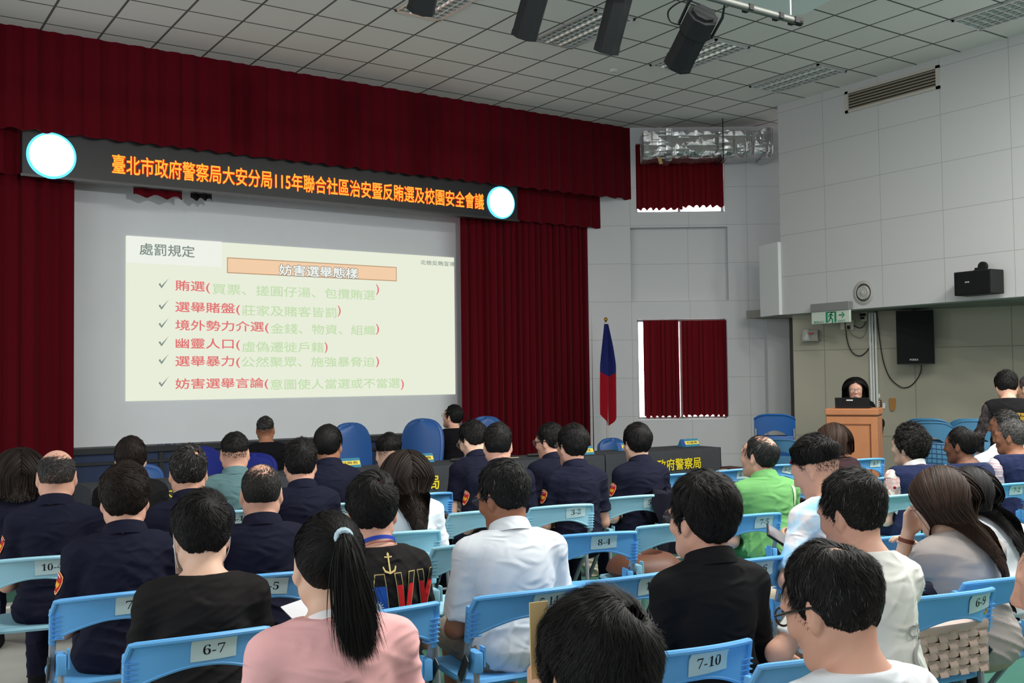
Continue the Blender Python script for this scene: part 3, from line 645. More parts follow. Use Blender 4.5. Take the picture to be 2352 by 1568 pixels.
def make_hair(root, O, R, s, h, near, torso=None):
    """hair of one person. h: style, colour, thickness; near: level of detail (metres per strand width)"""
    rg = np.random.RandomState(h.get('seed', 1)); st = h.get('style', 'short'); kind = h.get('line', 'f' if st in ('long', 'bob', 'pony', 'bun') else 'm')
    if st in ('buzz', 'fade', 'bald'): kind = h.get('line', 'm')
    UU = SKU.reshape(-1, 3); e, az, P = hairline(UU, kind); top, side = h.get('top', .020), h.get('side', .009)
    up = sm(P[:, 2], .02, .085); th = (side+(top-side)*up)*sm(e, -.001, .035 if st not in ('long', 'bob') else .02)
    dens = sm(e, -.004, .012)
    if st == 'fade': zf = P[:, 2]+.02*np.cos(az); th = (.0016+(top-.0016)*sm(zf, .03, .085))*sm(e, -.001, .02); dens = dens*(.30+.70*sm(zf, -.03, .06))
    if h.get('bald'):                           # (centre direction, inner, outer): thin or bare crown
        for (c, a0, a1, mn) in h['bald']:
            c = np.array(c, float); c /= np.linalg.norm(c); ang = np.arccos(np.clip(UU@c, -1, 1)); q = mn+(1-mn)*sm(ang, a0, a1); dens = dens*q; th = th*(.15+.85*q)
    lump = h.get('lump', .18); th = th*(1+lump*vnoise(UU, 9, h.get('seed', 1))+lump*.6*vnoise(UU, 22, 7+h.get('seed', 1)))
    if st == 'curly': th = th*(1+.22*vnoise(UU, 40, 3))
    Rt = (SKR.reshape(-1)*1.0+th).reshape(NTH, NPH); m = hair_mat(h.get('name', 'black'), h.get('col', (.010, .009, .009)), h.get('grey', 0.), h.get('rough', .55))
    w = h.get('w', max(.00048, near*.00032)); L = h.get('len', .045); n = int(h.get('n', 5200)*(1.8 if near < 5 else 1.1)); TH = Rt.reshape(-1)
    objs = []; toW = lambda X: O+(np.asarray(X).reshape(-1, 3)*s)@R.T
    # cap
    if not h.get('nocap'):
        mk = (dens.reshape(NTH, NPH) > h.get('capmin', .55 if st != 'fade' else .82)) & (e.reshape(NTH, NPH) > h.get('capedge', .013)); ids = -np.ones((NTH, NPH), int); i, j = np.where(mk); ids[i, j] = np.arange(len(i))
        V = UU.reshape(NTH, NPH, 3)[i, j]*(Rt[i, j]-.0012)[:, None]; F = []
        a = ids[:-1, :]; b = np.roll(ids, -1, 1)[:-1, :]; c = np.roll(ids, -1, 1)[1:, :]; d = ids[1:, :]; Q = np.stack([a, d, c, b], -1).reshape(-1, 4); Q = Q[(Q >= 0).all(1)]
        V2 = UU.reshape(NTH, NPH, 3)[i, j]*(SKR[i, j]-.003)[:, None]; nv = len(V)
        capV, capF, capT = np.concatenate([V, V2]), np.concatenate([Q, Q[:, ::-1]+nv]), np.full(2*nv, .25)
    else: capV, capF, capT = np.zeros((0, 3)), np.zeros((0, 4), int), np.zeros(0)
    c0 = h.get('whorl', (.12, -.72, .68)); flow = whorl(c0, h.get('swirl', .55), h.get('fwd', .15), h.get('down', .25))
    sets = []; densT = dens.reshape(NTH, NPH); k = 7
    if st in ('short', 'fade', 'buzz', 'bald', 'curly'):
        U = pick(n, densT, rg); P_ = U*tab(SKR, U)[:, None]; tp = sm(P_[:, 2], .0, .085); Ls = L*(.35+.65*tp)*rg.uniform(.6, 1.15, n)
        if st == 'buzz': Ls = L*rg.uniform(.6, 1.1, n)
        if st == 'fade': Ls = .007+(Ls-.007)*sm(P_[:, 2]+.02*np.cos(np.arctan2(U[:, 0], -U[:, 1])), .04, .08)
        lf = h.get('lift', .006)*rg.rand(n)**2*(.3+.7*tp)
        pts = sphere_walk(U, flow, Ls, k, Rt, lf, rg, h.get('jit', .38), h.get('clump', 130) if st not in ('buzz', 'bald') else 0)
        if st == 'curly':
            tt = np.linspace(0, 1, k)[None, :]; ph = rg.rand(n, 1)*6.28; A_ = .006*tt*0+.006
            pts = pts+(np.stack([np.sin(ph+tt*9), np.cos(ph+tt*9), np.sin(ph*2+tt*7)], -1)*A_[..., None])
        sets.append(pts)
        if st == 'fade': w = np.where(P_[:, 2]+.02*np.cos(np.arctan2(U[:, 0], -U[:, 1])) > .06, w, w*.42)
    if st in ('long', 'bob'):
        # strands run over the head and then fall, kept outside neck, shoulders and back
        U = pick(n, densT*(1 if h.get('fringe') else sm(-UU[:, 1]+.9, .0, .5).reshape(NTH, NPH)), rg); part = h.get('part', .02); k = 22; step = h.get('drop', .40)/10.
        pts = np.zeros((n, k, 3)); Ls = np.full(n, .014); X = U*(tab(Rt, U)+rg.rand(n)*.004)[:, None]; Uc = U.copy(); fall = np.zeros(n, bool); W0 = None
        dirs = rg.randn(n, 3)*.05; down_l = R.T@np.array([0, 0, -1.])
        pos = toW(X); ct = np.zeros(n, bool); tl = h.get('drop', .40)*rg.uniform(.8, 1.06, n); gone = np.zeros(n)
        for i in range(k):
            pts[:, i] = pos
            Xl = ((pos-O)@R)/s; rr = np.linalg.norm(Xl, axis=1); Uc = Xl/rr[:, None]
            sx = np.sign(Uc[:, 0]-part+1e-6); f = np.stack([sx*.75, -.42-.2*rg.rand(n), -.35+0*sx], 1)+down_l*.35+dirs; f -= Uc*(f*Uc).sum(1)[:, None]; f /= np.linalg.norm(f, axis=1)[:, None]+1e-9
            on = (Xl[:, 2] > h.get('release', -.01)) & ~fall; fall |= ~on
            gx, gs = h.get('gather', (0., 0.)); g = np.tile(np.array([0, 0, -1.]), (n, 1))+(dirs@R.T)*.6; g[ct] += np.array([0, -1.1, -.2]); g[:, 0] += gs*np.clip((O[0]+gx-pos[:, 0])*12, -1, 1); rem = np.clip(1-gone/tl, 0, 1)
            stp = np.where(on, .020, np.minimum(step, .032))*np.where(rem > 0, 1, .02)
            pos = pos+np.where(on[:, None], f@R.T, g/np.linalg.norm(g, axis=1)[:, None])*stp[:, None]; gone += stp*(~on)
            Xl = ((pos-O)@R)/s; rr = np.linalg.norm(Xl, axis=1); Uc = Xl/rr[:, None]; need = tab(Rt, Uc)+.0015
            m_ = (rr < need) & (Xl[:, 2] > -.09); Xl[m_] = Uc[m_]*need[m_][:, None]; pos = O+(Xl*s)@R.T
            if torso is not None:
                ct = evalp(torso, pos) < h.get('gap', .022)+.004
                for _ in range(2):
                    d0 = evalp(torso, pos); q = d0 < h.get('gap', .022)
                    if q.any():
                        pq = pos[q]; G = np.stack([evalp(torso, pq+np.eye(3)[a]*.004)-evalp(torso, pq-np.eye(3)[a]*.004) for a in range(3)], 1); G /= np.linalg.norm(G, axis=1)[:, None]+1e-9
                        pos[q] = pq+G*(h.get('gap', .022)-d0[q])[:, None]*.9
        V, F, T = ribbons(pts, w*h.get('wk', 1.7), rg.rand(n), rg, O); objs.append((V, F, T))
    if st == 'pony':
        tie = np.array(h.get('tie', (0, -.80, .45)), float); tie /= np.linalg.norm(tie)
        def flow_p(U): f = tie-U*(U@tie)[:, None]; return f/(np.linalg.norm(f, axis=1)[:, None]+.05)
        U = pick(n, densT, rg); D_ = np.arccos(np.clip(U@tie, -1, 1))*.1; sets.append(sphere_walk(U, flow_p, np.minimum(.085, D_*.95)*rg.uniform(.7, 1, n), 8, Rt, rg.rand(n)**2*.004, rg, .16))
        tp = O+R@(tie*(tab(Rt, tie[None])[0]+.004)*s); nt_ = int(n*.5); k = 16; q = rg.randn(nt_, 3)*.008; pts = np.zeros((nt_, k, 3)); out = R@np.array([tie[0], -1, .1]); tl = h.get('drop', .26)*rg.uniform(.72, 1.05, nt_)
        sp = rg.randn(nt_, 3)*np.array([.020, .014, .01])
        for i in range(k):
            t = i/(k-1); bl = .052*(1-math.exp(-5*t))
            pts[:, i] = tp+q*(.7+.6*math.sin(min(1, t*2.2)*1.57))+out*bl+np.array(h.get('sway', (0, 0, 0)))*t*t+sp*t**.8+np.outer(tl, [0, 0, -1])*max(0, (t-.05))/.95
            if torso is not None and i > 4:
                d0 = evalp(torso, pts[:, i]); qq = d0 < .012
                if qq.any(): pts[qq, i, 1] -= (.012-d0[qq])
        V, F, T = ribbons(pts, w*1.5, rg.rand(nt_), rg, np.array([tp[0], tp[1]+.05, tp[2]-.1])); objs.append((V, F, T))
        tb = MB(); A1 = np.array([O+R@(tie*(tab(Rt, tie[None])[0]*s+.004+.012*i)) for i in range(3)]); fr = frame(A1[1], R@np.array([1, 0, 0]), np.cross(out, R@np.array([1, 0, 0])))
        tb.tube([fr[:3, 3]+.017*(math.cos(a)*fr[:3, 0]+math.sin(a)*fr[:3, 1]) for a in np.linspace(0, 6.28, 15)[:-1]], .008, 8, closed=True)
        tb.build('hair_tie', mat('pale hair tie', lin((196, 222, 236)), .5, .3, var=(150, .3)), root, True)
    for pts in sets:
        n_ = len(pts); pts = toW(pts).reshape(pts.shape); V, F, T = ribbons(pts, w, rg.rand(n_), rg, O); objs.append((V, F, T))
    Vs = [toW(capV)]; Fs = [capF]; Ts = [capT]; off = len(capV)
    for V, F, T in objs: Vs.append(V); Fs.append(F+off); Ts.append(T); off += len(V)
    return mesh('hair', np.concatenate(Vs), np.concatenate(Fs), m, root, True, {'tint': np.concatenate(Ts)})
SKIN = {}
def skin(name, c):
    if name not in SKIN:
        m = mat('skin '+name, c, .52, .35, bump=(260, .05), var=(9, .06)); b = m.node_tree.nodes['Principled BSDF']
        b.inputs['Subsurface Weight'].default_value = .12; b.inputs['Subsurface Radius'].default_value = (.012, .004, .002); SKIN[name] = m
    return SKIN[name]
def ik(S, T, l1, l2, pole):
    d = T-S; L = np.linalg.norm(d); L2 = min(L, (l1+l2)*.998); u = d/L; a = math.acos(np.clip((l1*l1+L2*L2-l2*l2)/(2*l1*L2), -1, 1))
    p = pole-u*(pole@u); p /= np.linalg.norm(p); E = S+u*l1*math.cos(a)+p*l1*math.sin(a); return E, S+u*L2
def hand_prims(W, D, Nn, side, curl=.5, s=1.):
    """palm, four fingers and a thumb; W wrist, D finger direction, Nn palm normal (towards the palm side)"""
    D = D/np.linalg.norm(D); Nn = Nn-D*(Nn@D); Nn /= np.linalg.norm(Nn); X = np.cross(D, Nn)*side; P = []
    for i, (x, ln) in enumerate(((-.029, .066), (-.010, .074), (.010, .069), (.028, .054))):
        kn = W+D*.088*s+X*x*s-D*abs(i-1)*.004; P.append(Cone(W+D*.012+X*x*.5*s, kn, .0135*s, .0115*s, .010)); a = curl*.55; p = kn; r = .0092*s
        for q, fr in enumerate((.45, .31, .26)):
            v = D*math.cos(a)+Nn*math.sin(a); p2 = p+v*ln*fr*s*1.12; P.append(Cone(p, p2, r, r*.92, .004)); p = p2; r *= .93; a += curl*.85
    tb = W+D*.025*s-X*.026*s+Nn*.006; v = D*.62-X*.62+Nn*.35; v /= np.linalg.norm(v); t1 = tb+v*.042*s; v2 = D*.85-X*.15+Nn*(.3+.4*curl); v2 /= np.linalg.norm(v2); t2 = t1+v2*.030*s
    P += [Cone(W+D*.01, tb, .015*s, .0135*s, .012), Cone(tb, t1, .013*s, .0105*s, .008), Cone(t1, t2, .0105*s, .009*s, .004), Cone(t2, t2+(v2+Nn*.2*curl)*.022*s, .009*s, .0078*s, .004)]
    return P
def folds(seed, amp, zlo, zhi):
    """creases: narrow ridges, stronger towards the waist, patchy"""
    rg = np.random.RandomState(seed); A = []
    for i in range(5): v = rg.randn(3)*np.array([.45, .45, 1.]); v /= np.linalg.norm(v); A.append((v*rg.uniform(22, 60), rg.rand()*6.28, rg.randn(3)*8, rg.rand()*6.28, rg.randn(3)*7, rg.rand()*6.28))
    def f(X, Y, Z):
        o = 0.
        for v, p, w2, p2, w3, p3 in A:
            q = 1-np.abs(np.sin(X*v[0]+Y*v[1]+Z*v[2]+p+1.3*np.sin(X*w2[0]+Y*w2[1]+Z*w2[2]+p2)))
            o = o+q*q*np.clip(.25+np.sin(X*w3[0]+Y*w3[1]+Z*w3[2]+p3), 0, 1)
        return amp*(np.minimum(o, 1.6)-.5)*(.30+.70*np.clip((zhi-Z)/(zhi-zlo), 0, 1))
    return f
class Body: pass
def cloth(name, c, rough=.85, sheen=.1, bump=(320, .06), var=None):
    m = mat('cloth '+name, c, rough, .12, bump=bump, sheen=0. if max(c) < .05 else sheen*.5, var=var); nt = m.node_tree; tc = nt.nodes.new('ShaderNodeTexCoord'); mp = nt.nodes.new('ShaderNodeMapping'); mp.inputs['Scale'].default_value = (1, 1, 1.9)
    n = nt.nodes.new('ShaderNodeTexNoise'); n.inputs['Scale'].default_value = 7.5; n.inputs['Detail'].default_value = 2.5; n.inputs['Distortion'].default_value = 1.1
    try: n.noise_type = 'RIDGED_MULTIFRACTAL'; n.inputs['Gain'].default_value = 1.2
    except Exception: pass
    q = nt.nodes.new('ShaderNodeBump'); q.inputs['Strength'].default_value = .7; q.inputs['Distance'].default_value = .016
    nt.links.new(tc.outputs['Object'], mp.inputs[0]); nt.links.new(mp.outputs[0], n.inputs['Vector']); nt.links.new(n.outputs[0], q.inputs['Height'])
    b2 = [x for x in nt.nodes if x.type == 'BUMP' and x != q][0]; nt.links.new(q.outputs['Normal'], b2.inputs['Normal']); return m
DBG = []
def person(label, x, y, D, yaw=0., lean=8., head=(0, 0, 0), hair=None, tone='mid', shirt='navy', sleeve=.62, pants='navy', shorts=None, wide=1., belly=1., hands=None, stand=False,
           roll=0., collar=None, vest=None, hs=1.05, group=None, glasses=None, seat=True, legs=True, shoes=True, hcurl=.6, ls=None, fold=.010, seat_in=-.02, sleeve_mat=None, neck=1., pose='mesh'):
    """one person whose head top appears at photo point (x,y), D metres away; all parts in the person's own frame (faces +y)"""
    wide = wide*.96
    h = .0046 if D < 2.6 else .0058 if D < 4.3 else .0075 if D < 6.4 else .0095
    B = Body(); seat_o = CHAIRS.get(seat) if isinstance(seat, tuple) else None
    autos = seat if isinstance(seat, str) else None
    yaw = math.radians(yaw)+(seat_o.rotation_euler.z*.6 if seat_o else 0); rg = np.random.RandomState(int(x*7+y) % 9999)
    a1, a2 = math.radians(lean*.55), math.radians(lean*1.35); rl = math.radians(roll)
    dr = lambda a: np.array([math.sin(rl)*math.cos(a), math.sin(a), math.cos(rl)*math.cos(a)])
    hy, hp, hr = (math.radians(v) for v in head); base = .52 if not stand else float(at(x, y, D)[2])*.535
    R = rot('z', hy)@rot('x', -hp)@rot('y', hr)
    nd = np.array([math.sin(rl)*.5, math.sin(a2*.55+.16+max(0, hp)*.35), math.cos(a2*.55+.16+max(0, hp)*.35)])
    off = nd*.140*hs+np.array([0, .022, 0])                  # C7 -> head centre
    htop = np.max([(R@(u*.127*hs))[2] for u in [np.array([0, -.25, .95]), np.array([0, .3, .92]), np.array([0, -.6, .75]), np.array([0, 0, 1.])]])+(hair or {}).get('top', .012)*.75
    spine = .25*dr(a1)+.31*dr(a2); cz = math.cos(yaw); sz = math.sin(yaw); fwd = np.array([-sz, cz, 0])
    for _ in range(4):
        T = at(x, y, D); s = float(np.clip((T[2]-htop-off[2]-base)/spine[2], .66, 1.16))
        p0 = np.array([0, 0, base]); p1 = p0+.25*s*dr(a1); p2 = p1+.31*s*dr(a2); O = p2+off; topl = O+R@np.array([0, -.02, 0])
        if seat_o is None: break
        tw = np.array([cz*topl[0]-sz*topl[1], sz*topl[0]+cz*topl[1], 0]); cp = np.array(seat_o.location)
        D = float(((cp+fwd*seat_in+tw-CAM)@fwd)/(ray(x, y)@fwd))
    if seat_o:
        rt = T-tw; lat = (rt-cp)@np.array([cz, sz, 0]); DBG.append((label[:34], round(D, 2), 's', round(s, 2), 'lat', round(float(lat), 2), 'z', round(float(T[2]), 2)))
    else: DBG.append((label[:34], round(D, 2), 's', round(s, 2), 'z', round(float(T[2]), 2)))
    if autos:
        rt = T-np.array([cz*topl[0]-sz*topl[1], sz*topl[0]+cz*topl[1], 0]); chair(pos=(rt[0]+sz*.0-fwd[0]*.02, rt[1]-fwd[1]*.02), rz=yaw, col=autos.split()[0], label=autos[autos.index(' ')+1:])
    root = tag(empty('person', (T[0]-(cz*topl[0]-sz*topl[1]), T[1]-(sz*topl[0]+cz*topl[1]), 0), yaw), label, 'person', group)
    if stand: root.location.z = 0
    ch = (p2-p1)/np.linalg.norm(p2-p1); fx = np.array([math.cos(rl), 0, -math.sin(rl)]); fy = np.cross(ch, fx); CM = np.stack([fx, fy, ch], 1)
    lo = (p1-p0)/np.linalg.norm(p1-p0); LM = np.stack([fx, np.cross(lo, fx), lo], 1)
    sh = [p2+CM@np.array([q*.158*wide, .012, -.078*s]) for q in (-1, 1)]
    hipj = [p0+np.array([q*.088*wide, .02, -.005]) for q in (-1, 1)]
    def torso(inf=0.):
        g = inf
        P = [Ell(p0+LM@np.array([0, -.015, .01]), (.172*wide+g, .125*belly+g, .115+g), LM, .05), Ell(p0+LM@np.array([0, .0, .16*s]), (.146*wide*(.6+.4*belly)+g, .112*belly+g, .15*s+g), LM, .05),
             Ell(p1+CM@np.array([0, .0, .115*s]), (.150*wide+g, .108*(.5+.5*belly)+g, .185*s+g), CM, .05), Ell(p1+CM@np.array([0, -.012, .215*s]), (.140*wide+g, .090+g, .10*s+g), CM, .05),
             Cone(sh[0]+CM@np.array([.02, 0, .0]), sh[1]-CM@np.array([.02, 0, .0]), .050+g, .050+g, .05)]
        for i in (0, 1): P.append(Cone(p2+np.array([0, 0, .004])+CM@np.array([(2*i-1)*.03, -.012, 0]), sh[i]+CM@np.array([0, -.005, .008]), .050+g, .038+g, .06))
        return P
    # arms
    l1, l2 = .285, .245; H = dict(hands or {}); arms = []
    for kk, hv in list(H.items()):
        if hv[0] is not None and isinstance(hv[0][0], str):
            wp = at(*hv[0][1:])-np.array([T[0]-(cz*topl[0]-sz*topl[1]), T[1]-(sz*topl[0]+cz*topl[1]), 0]); H[kk] = (np.array([cz*wp[0]+sz*wp[1], -sz*wp[0]+cz*wp[1], wp[2]]),)+tuple(hv[1:])
    for i, q in enumerate((-1, 1)):
        hk = H.get('LR'[i], None)
        tgt = np.array(hk[0] if hk else (q*.11*wide, .27+.02*rg.rand(), base+.095)) if not stand else np.array(hk[0] if hk else (q*.25*wide, .05, .80))
        pole = np.array(hk[1]) if hk and len(hk) > 1 and hk[1] is not None else np.array([q*.42, -.65, -.55])
        E_, W_ = ik(sh[i], tgt, l1, l2, pole); arms.append((sh[i], E_, W_))
    # legs
    lg = []
    for i, q in enumerate((-1, 1)):
        if stand: K_ = hipj[i]+np.array([q*.01, .02, -base*.47]); A_ = np.array([hipj[i][0]+q*.02, -.0, .075])
        else:
            kx, ky, ax_, ay = (ls[i] if ls else (q*.125, .43, q*.12, .40)); K_ = np.array([kx, ky, base-.03]); A_ = np.array([ax_, ay, .085])
        lg.append((hipj[i], K_, A_))
    nb, nt_ = p2+CM@np.array([0, .004, -.02]), O+R@np.array([0, -.022, -.055])*hs
    neckp = [Cone(nb, nt_, .058*neck, .053*neck, .035)]
    def legp(g, upto=1., r=(.086, .062, .058, .044)):
        P = []
        for (A_, K_, Q_) in lg:
            if upto <= 1.: P.append(Cone(A_, A_+(K_-A_)*upto, r[0]*wide+g, (r[0]*wide+(r[1]-r[0]*wide)*upto)+g, .05, 'u', upto < 1.))
            else: P += [Cone(A_, K_, r[0]*wide+g, r[1]+g, .05), Cone(K_, K_+(Q_-K_)*(upto-1), r[2]+g, r[2]+(r[3]-r[2])*(upto-1)+g, .03, 'u', upto < 2)]
        return P
    # body (one continuous surface)
    body = torso(-.010)+neckp+head_prims(O, R, hs)
    for i, (S_, E_, W_) in enumerate(arms):
        body += [Cone(S_, E_, .045*(.5+.5*wide), .037, .03), Cone(E_, W_, .0385, .0265, .015)]
        hk = H.get('LR'[i]); q = 2*i-1
        dv = np.array(hk[2], float) if hk and len(hk) > 2 and hk[2] is not None else (W_-E_)/.245+np.array([-q*.15, .1, -.25]); nv = np.array(hk[3], float) if hk and len(hk) > 3 and hk[3] is not None else np.array([-q*.35, 0, -1.])
        body += hand_prims(W_, dv, nv, q, hk[4] if hk and len(hk) > 4 else hcurl)
    body += legp(-.012, 2.)
    V, F = nets(body, h); SK = {'mid': lin((196, 150, 122)), 'fair': lin((222, 182, 158)), 'pink': lin((214, 164, 142)), 'tan': lin((158, 108, 82)), 'dark': lin((124, 82, 62))}
    mesh('body', V, F, skin(tone, SK[tone]), root, True)
    # clothes
    cols = CLOTH
    nk = [Cone(nb+np.array([0, -.004, -.06]), nt_+np.array([0, 0, .12]), .064*neck, .066*neck, .012, 's')]
    ztop = p2+CM@np.array([0, 0, .022])
    sp = torso(.004+.004*(D > 5))
    slv = []
    for (S_, E_, W_) in arms:
        if sleeve <= 1.: slv.append(Cone(S_+(S_-p2)*.02, S_+(E_-S_)*sleeve, .053*(.45+.55*wide), .053*(.6+.4*wide)+(.006 if sleeve < .8 else 0), .038, 'u', True))
        else: slv += [Cone(S_, E_, .053*(.45+.55*wide), .048, .038), Cone(E_, E_+(W_-E_)*(sleeve-1), .048, .040, .02, 'u', True)]
    hem = base-.07 if not stand else base-.06
    cut = lambda X, Y, Z: np.maximum(hem-Z+0*Y, (X-ztop[0])*ch[0]+(Y-ztop[1])*ch[1]+(Z-ztop[2])*ch[2]-.01+0*X)
    shp = sp+slv; shn = shp+nk
    V, F = nets(shn, h, 0., cut, folds(int(x) % 97, fold, base, sh[0][2])); so = mesh('shirt', V, F, cols(shirt), root, True)
    B.root, B.O, B.R, B.arms, B.p2, B.CM, B.p1, B.shirt, B.root, B.h, B.hs, B.sh, B.nb, B.D, B.s, B.base, B.wide = root, O, R, arms, p2, CM, p1, shp, root, h, hs, sh, nb, D, s, base, wide
    if vest:
        vp = torso(.015+.004*(D > 5)); vk = [Cone(nb+np.array([0, -.004, -.06]), nt_+np.array([0, 0, .12]), .072, .074, .012, 's')]+[Cone(S_+(S_-p2)*.10, S_+(S_-p2)*.10+(E_-S_)*.25, .066, .060, .02, 's') for (S_, E_, W_) in arms]
        V, F = nets(vp+vk, h, 0., cut, folds(int(x) % 89+5, fold, base, sh[0][2])); mesh('vest', V, F, cols(vest), root, True); B.shirt = vp
    if legs:
        up = 2. if shorts is None else shorts
        pp = [Ell(p0+LM@np.array([0, -.012, -.005]), (.166*wide, .116*belly, .108), LM, .05)]+legp(.006 if shorts is None else .014, min(up, 1.97))
        V, F = nets(pp, max(h, .0075), 0., (lambda X, Y, Z: Z-(base+.085)+0*X+0*Y), folds(int(y) % 83, .006, 0, base+.2)); mesh('trousers' if shorts is None else 'shorts', V, F, cols(pants), root, True)
        if shoes:
            for (A_, K_, Q_) in lg:
                P = [Cone(Q_+np.array([0, -.03, -.045]), Q_+np.array([0, .15, -.055]), .040, .034, .02), Cone(Q_+np.array([0, -.01, .01]), Q_+np.array([0, .01, -.04]), .044, .045, .02)]
                V, F = nets(P, .0075, 0., lambda X, Y, Z: .004-Z+0*X+0*Y); mesh('shoe', V, F, cols('shoe'), root, True)
    if collar: make_collar(B, cols(collar))
    if hair: make_hair(root, O, R, hs, hair, D, sp+slv+neckp)
    if glasses: make_glasses(B, glasses)
    return B
def make_collar(B, m, hgt=.036, r0=.067, flare=.026):
    """turned-down shirt collar: a standing band and the folded leaf outside it"""
    ax = (B.O-B.nb); ax = ax/np.linalg.norm(ax); ax = ax*.6+B.CM[:, 2]*.4; ax /= np.linalg.norm(ax); fx = B.CM[:, 0]; fy = np.cross(ax, fx); c = B.p2+B.CM@np.array([0, .010, .034])
    th = np.linspace(math.radians(-68), math.radians(248), 41); prof = [(r0+.004, -.030), (r0, .0), (r0-.002, hgt*.75), (r0+.003, hgt), (r0+.008, hgt*.92), (r0+flare*.6, hgt*.30), (r0+flare, -.016)]
    P = np.zeros((len(prof), len(th), 3))
    for i, (r, z) in enumerate(prof):
        for j, t in enumerate(th):
            bk = .5+.5*math.sin(t); zz = z*(.72+.28*bk)-.016*(1-bk) if z > 0 else z-.02*(1-bk)
            P[i, j] = c+r*math.cos(t)*fx*1.02-r*math.sin(t)*fy*.98+ax*zz
    # th runs over the back: -sin(t) < 0 in front
    return MB().sheet(P, .003, -ax*.3).build('collar', m, B.root, True)
def make_glasses(B, kind):
    O, R, s = B.O, B.R, B.hs; m = mat('dark glasses frame', (.02, .02, .022), .3, .5) if kind != 'wire' else mat('thin wire frame', lin((120, 112, 100)), .3, .5, .8)
    o = lambda p: O+R@(np.array(p, float)*s); r = .0016 if kind == 'wire' else .0026; mb = MB()
    for q in (-1, 1):
        pts = [o((q*.033+.026*math.cos(a), .108+.002*math.cos(a)*q*-1, .010+.019*math.sin(a))) for a in np.linspace(0, 6.283, 21)[:-1]]; mb.tube(pts, r, 6, closed=True)
        mb.tube([o((q*.058, .106, .014)), o((q*.072, .095, .015)), o((q*.083, .03, .016)), o((q*.085, -.012, .014)), o((q*.082, -.028, -.004))], r*1.15, 6)
    mb.tube([o((-.008, .110, .014)), o((0, .113, .017)), o((.008, .110, .014))], r, 6)
    g = mb.build('glasses', m, B.root, True)
    for q in (-1, 1): MB().lathe([(.0245*s, -.0006), (.0245*s, .0006)], 18, frame(o((q*.033, .108, .010)), R[:, 0], R[:, 2])).build('lens', mat('clear lens', (.9, .93, .95), .03, .5, alpha=.07), g)
    return g
def march(prims, P, dirv, n=40):
    """slide points along dirv until they meet the surface"""
    P = np.array(P, float); t = np.zeros(len(P))
    for _ in range(n): t += .8*evalp(prims, P+t[:, None]*dirv)
    return P+t[:, None]*dirv
def on_back(B, V, F, c, m, name='shirt_print', off=.005, parent=None, scale=1.):
    """flat (u right, v up) drawing laid on the back of a shirt; c = (x, height along the chest) of its centre"""
    V = np.asarray(V, float); Q = np.array([B.p1+B.CM@np.array([c[0]+v[0], -.40, c[1]+v[1]]) for v in V]); d = B.CM[:, 1]
    return mesh(name, march(B.shirt, Q, d)-d*off, F, m, parent or B.root)
def arm_patch(B, i, kind='police', t=.42, lift=.003):
    """shield-shaped sleeve badge wrapped round the outside of an upper arm"""
    S_, E_, W_ = B.arms[i]; ax = (S_-E_)/np.linalg.norm(S_-E_); q = 2*i-1; outv = np.array([q*1., -.25, .1]); outv = outv-ax*(outv@ax); outv /= np.linalg.norm(outv); tg = np.cross(ax, outv)*q*-1
    c = S_+(E_-S_)*t
    def lay(poly, off, name, m, par):
        poly = np.array(poly); cen = poly.mean(0); rings = [cen+(poly-cen)*f for f in (0.02, .35, .7, 1.)]; n = len(poly); UV = np.concatenate(rings)
        P = []
        for u, v in UV: a = u/.06; P.append(c+ax*v+.10*(outv*math.cos(a)+tg*math.sin(a)))
        P = np.array(P); dirs = -((P-c)-np.outer((P-c)@ax, ax)); dirs /= np.linalg.norm(dirs, axis=1)[:, None]
        tt = np.zeros(len(P))
        for _ in range(30): tt += .8*evalp(B.shirt, P+tt[:, None]*dirs)
        P = P+(tt-off)[:, None]*dirs; F = [tuple(range(n))]+[(r*n+k, r*n+(k+1) % n, (r+1)*n+(k+1) % n, (r+1)*n+k) for r in range(3) for k in range(n)]
        return mesh(name, P, F, m, par)
    shield = [(0, .047), (.02, .043), (.034, .033), (.035, .012), (.029, -.014), (.018, -.036), (.008, -.045), (-.008, -.045), (-.018, -.036), (-.029, -.014), (-.035, .012), (-.034, .033), (-.02, .043)]
    sc = lambda P, f, dy=0: [(a*f, b*f+dy) for a, b in P]
    o = lay(shield, lift, 'sleeve_badge', mat('badge orange edge', lin((238, 176, 112)), .7, .2), B.root); o['label'] = 'red police sleeve badge with orange edge'
    if B.D < 7.5:
        lay(sc(shield, .86), lift+.0008, 'badge_field', mat('badge red', lin((196, 34, 30)), .7, .2), o)
        wing = [(0, -.012), (.010, -.018), (.020, -.008), (.024, .006), (.016, .000), (.013, .008), (.008, -.001), (.004, .010), (0, .002), (-.004, .010), (-.008, -.001), (-.013, .008), (-.016, .000), (-.024, .006), (-.020, -.008), (-.010, -.018)]
        lay(wing, lift+.0016, 'badge_emblem', mat('badge gold', lin((236, 170, 50)), .6, .3), o)
        lay([(.006*math.cos(a), .020+.007*math.sin(a)) for a in np.linspace(0, 6.28, 9)[:-1]], lift+.0016, 'badge_emblem', mat('badge violet', lin((150, 120, 180)), .6, .3), o)
        lay([(-.022, .028), (-.012, .035), (0, .037), (.012, .035), (.022, .028), (.020, .0245), (.011, .0305), (0, .0325), (-.011, .0305), (-.020, .0245)], lift+.0016, 'badge_lettering', mat('badge white', lin((240, 200, 190)), .6, .3), o)
        lay([(-.008, -.033), (.008, -.033), (.006, -.038), (-.006, -.038)], lift+.0016, 'badge_lettering', mat('badge white', (0, 0, 0)), o)
    return o
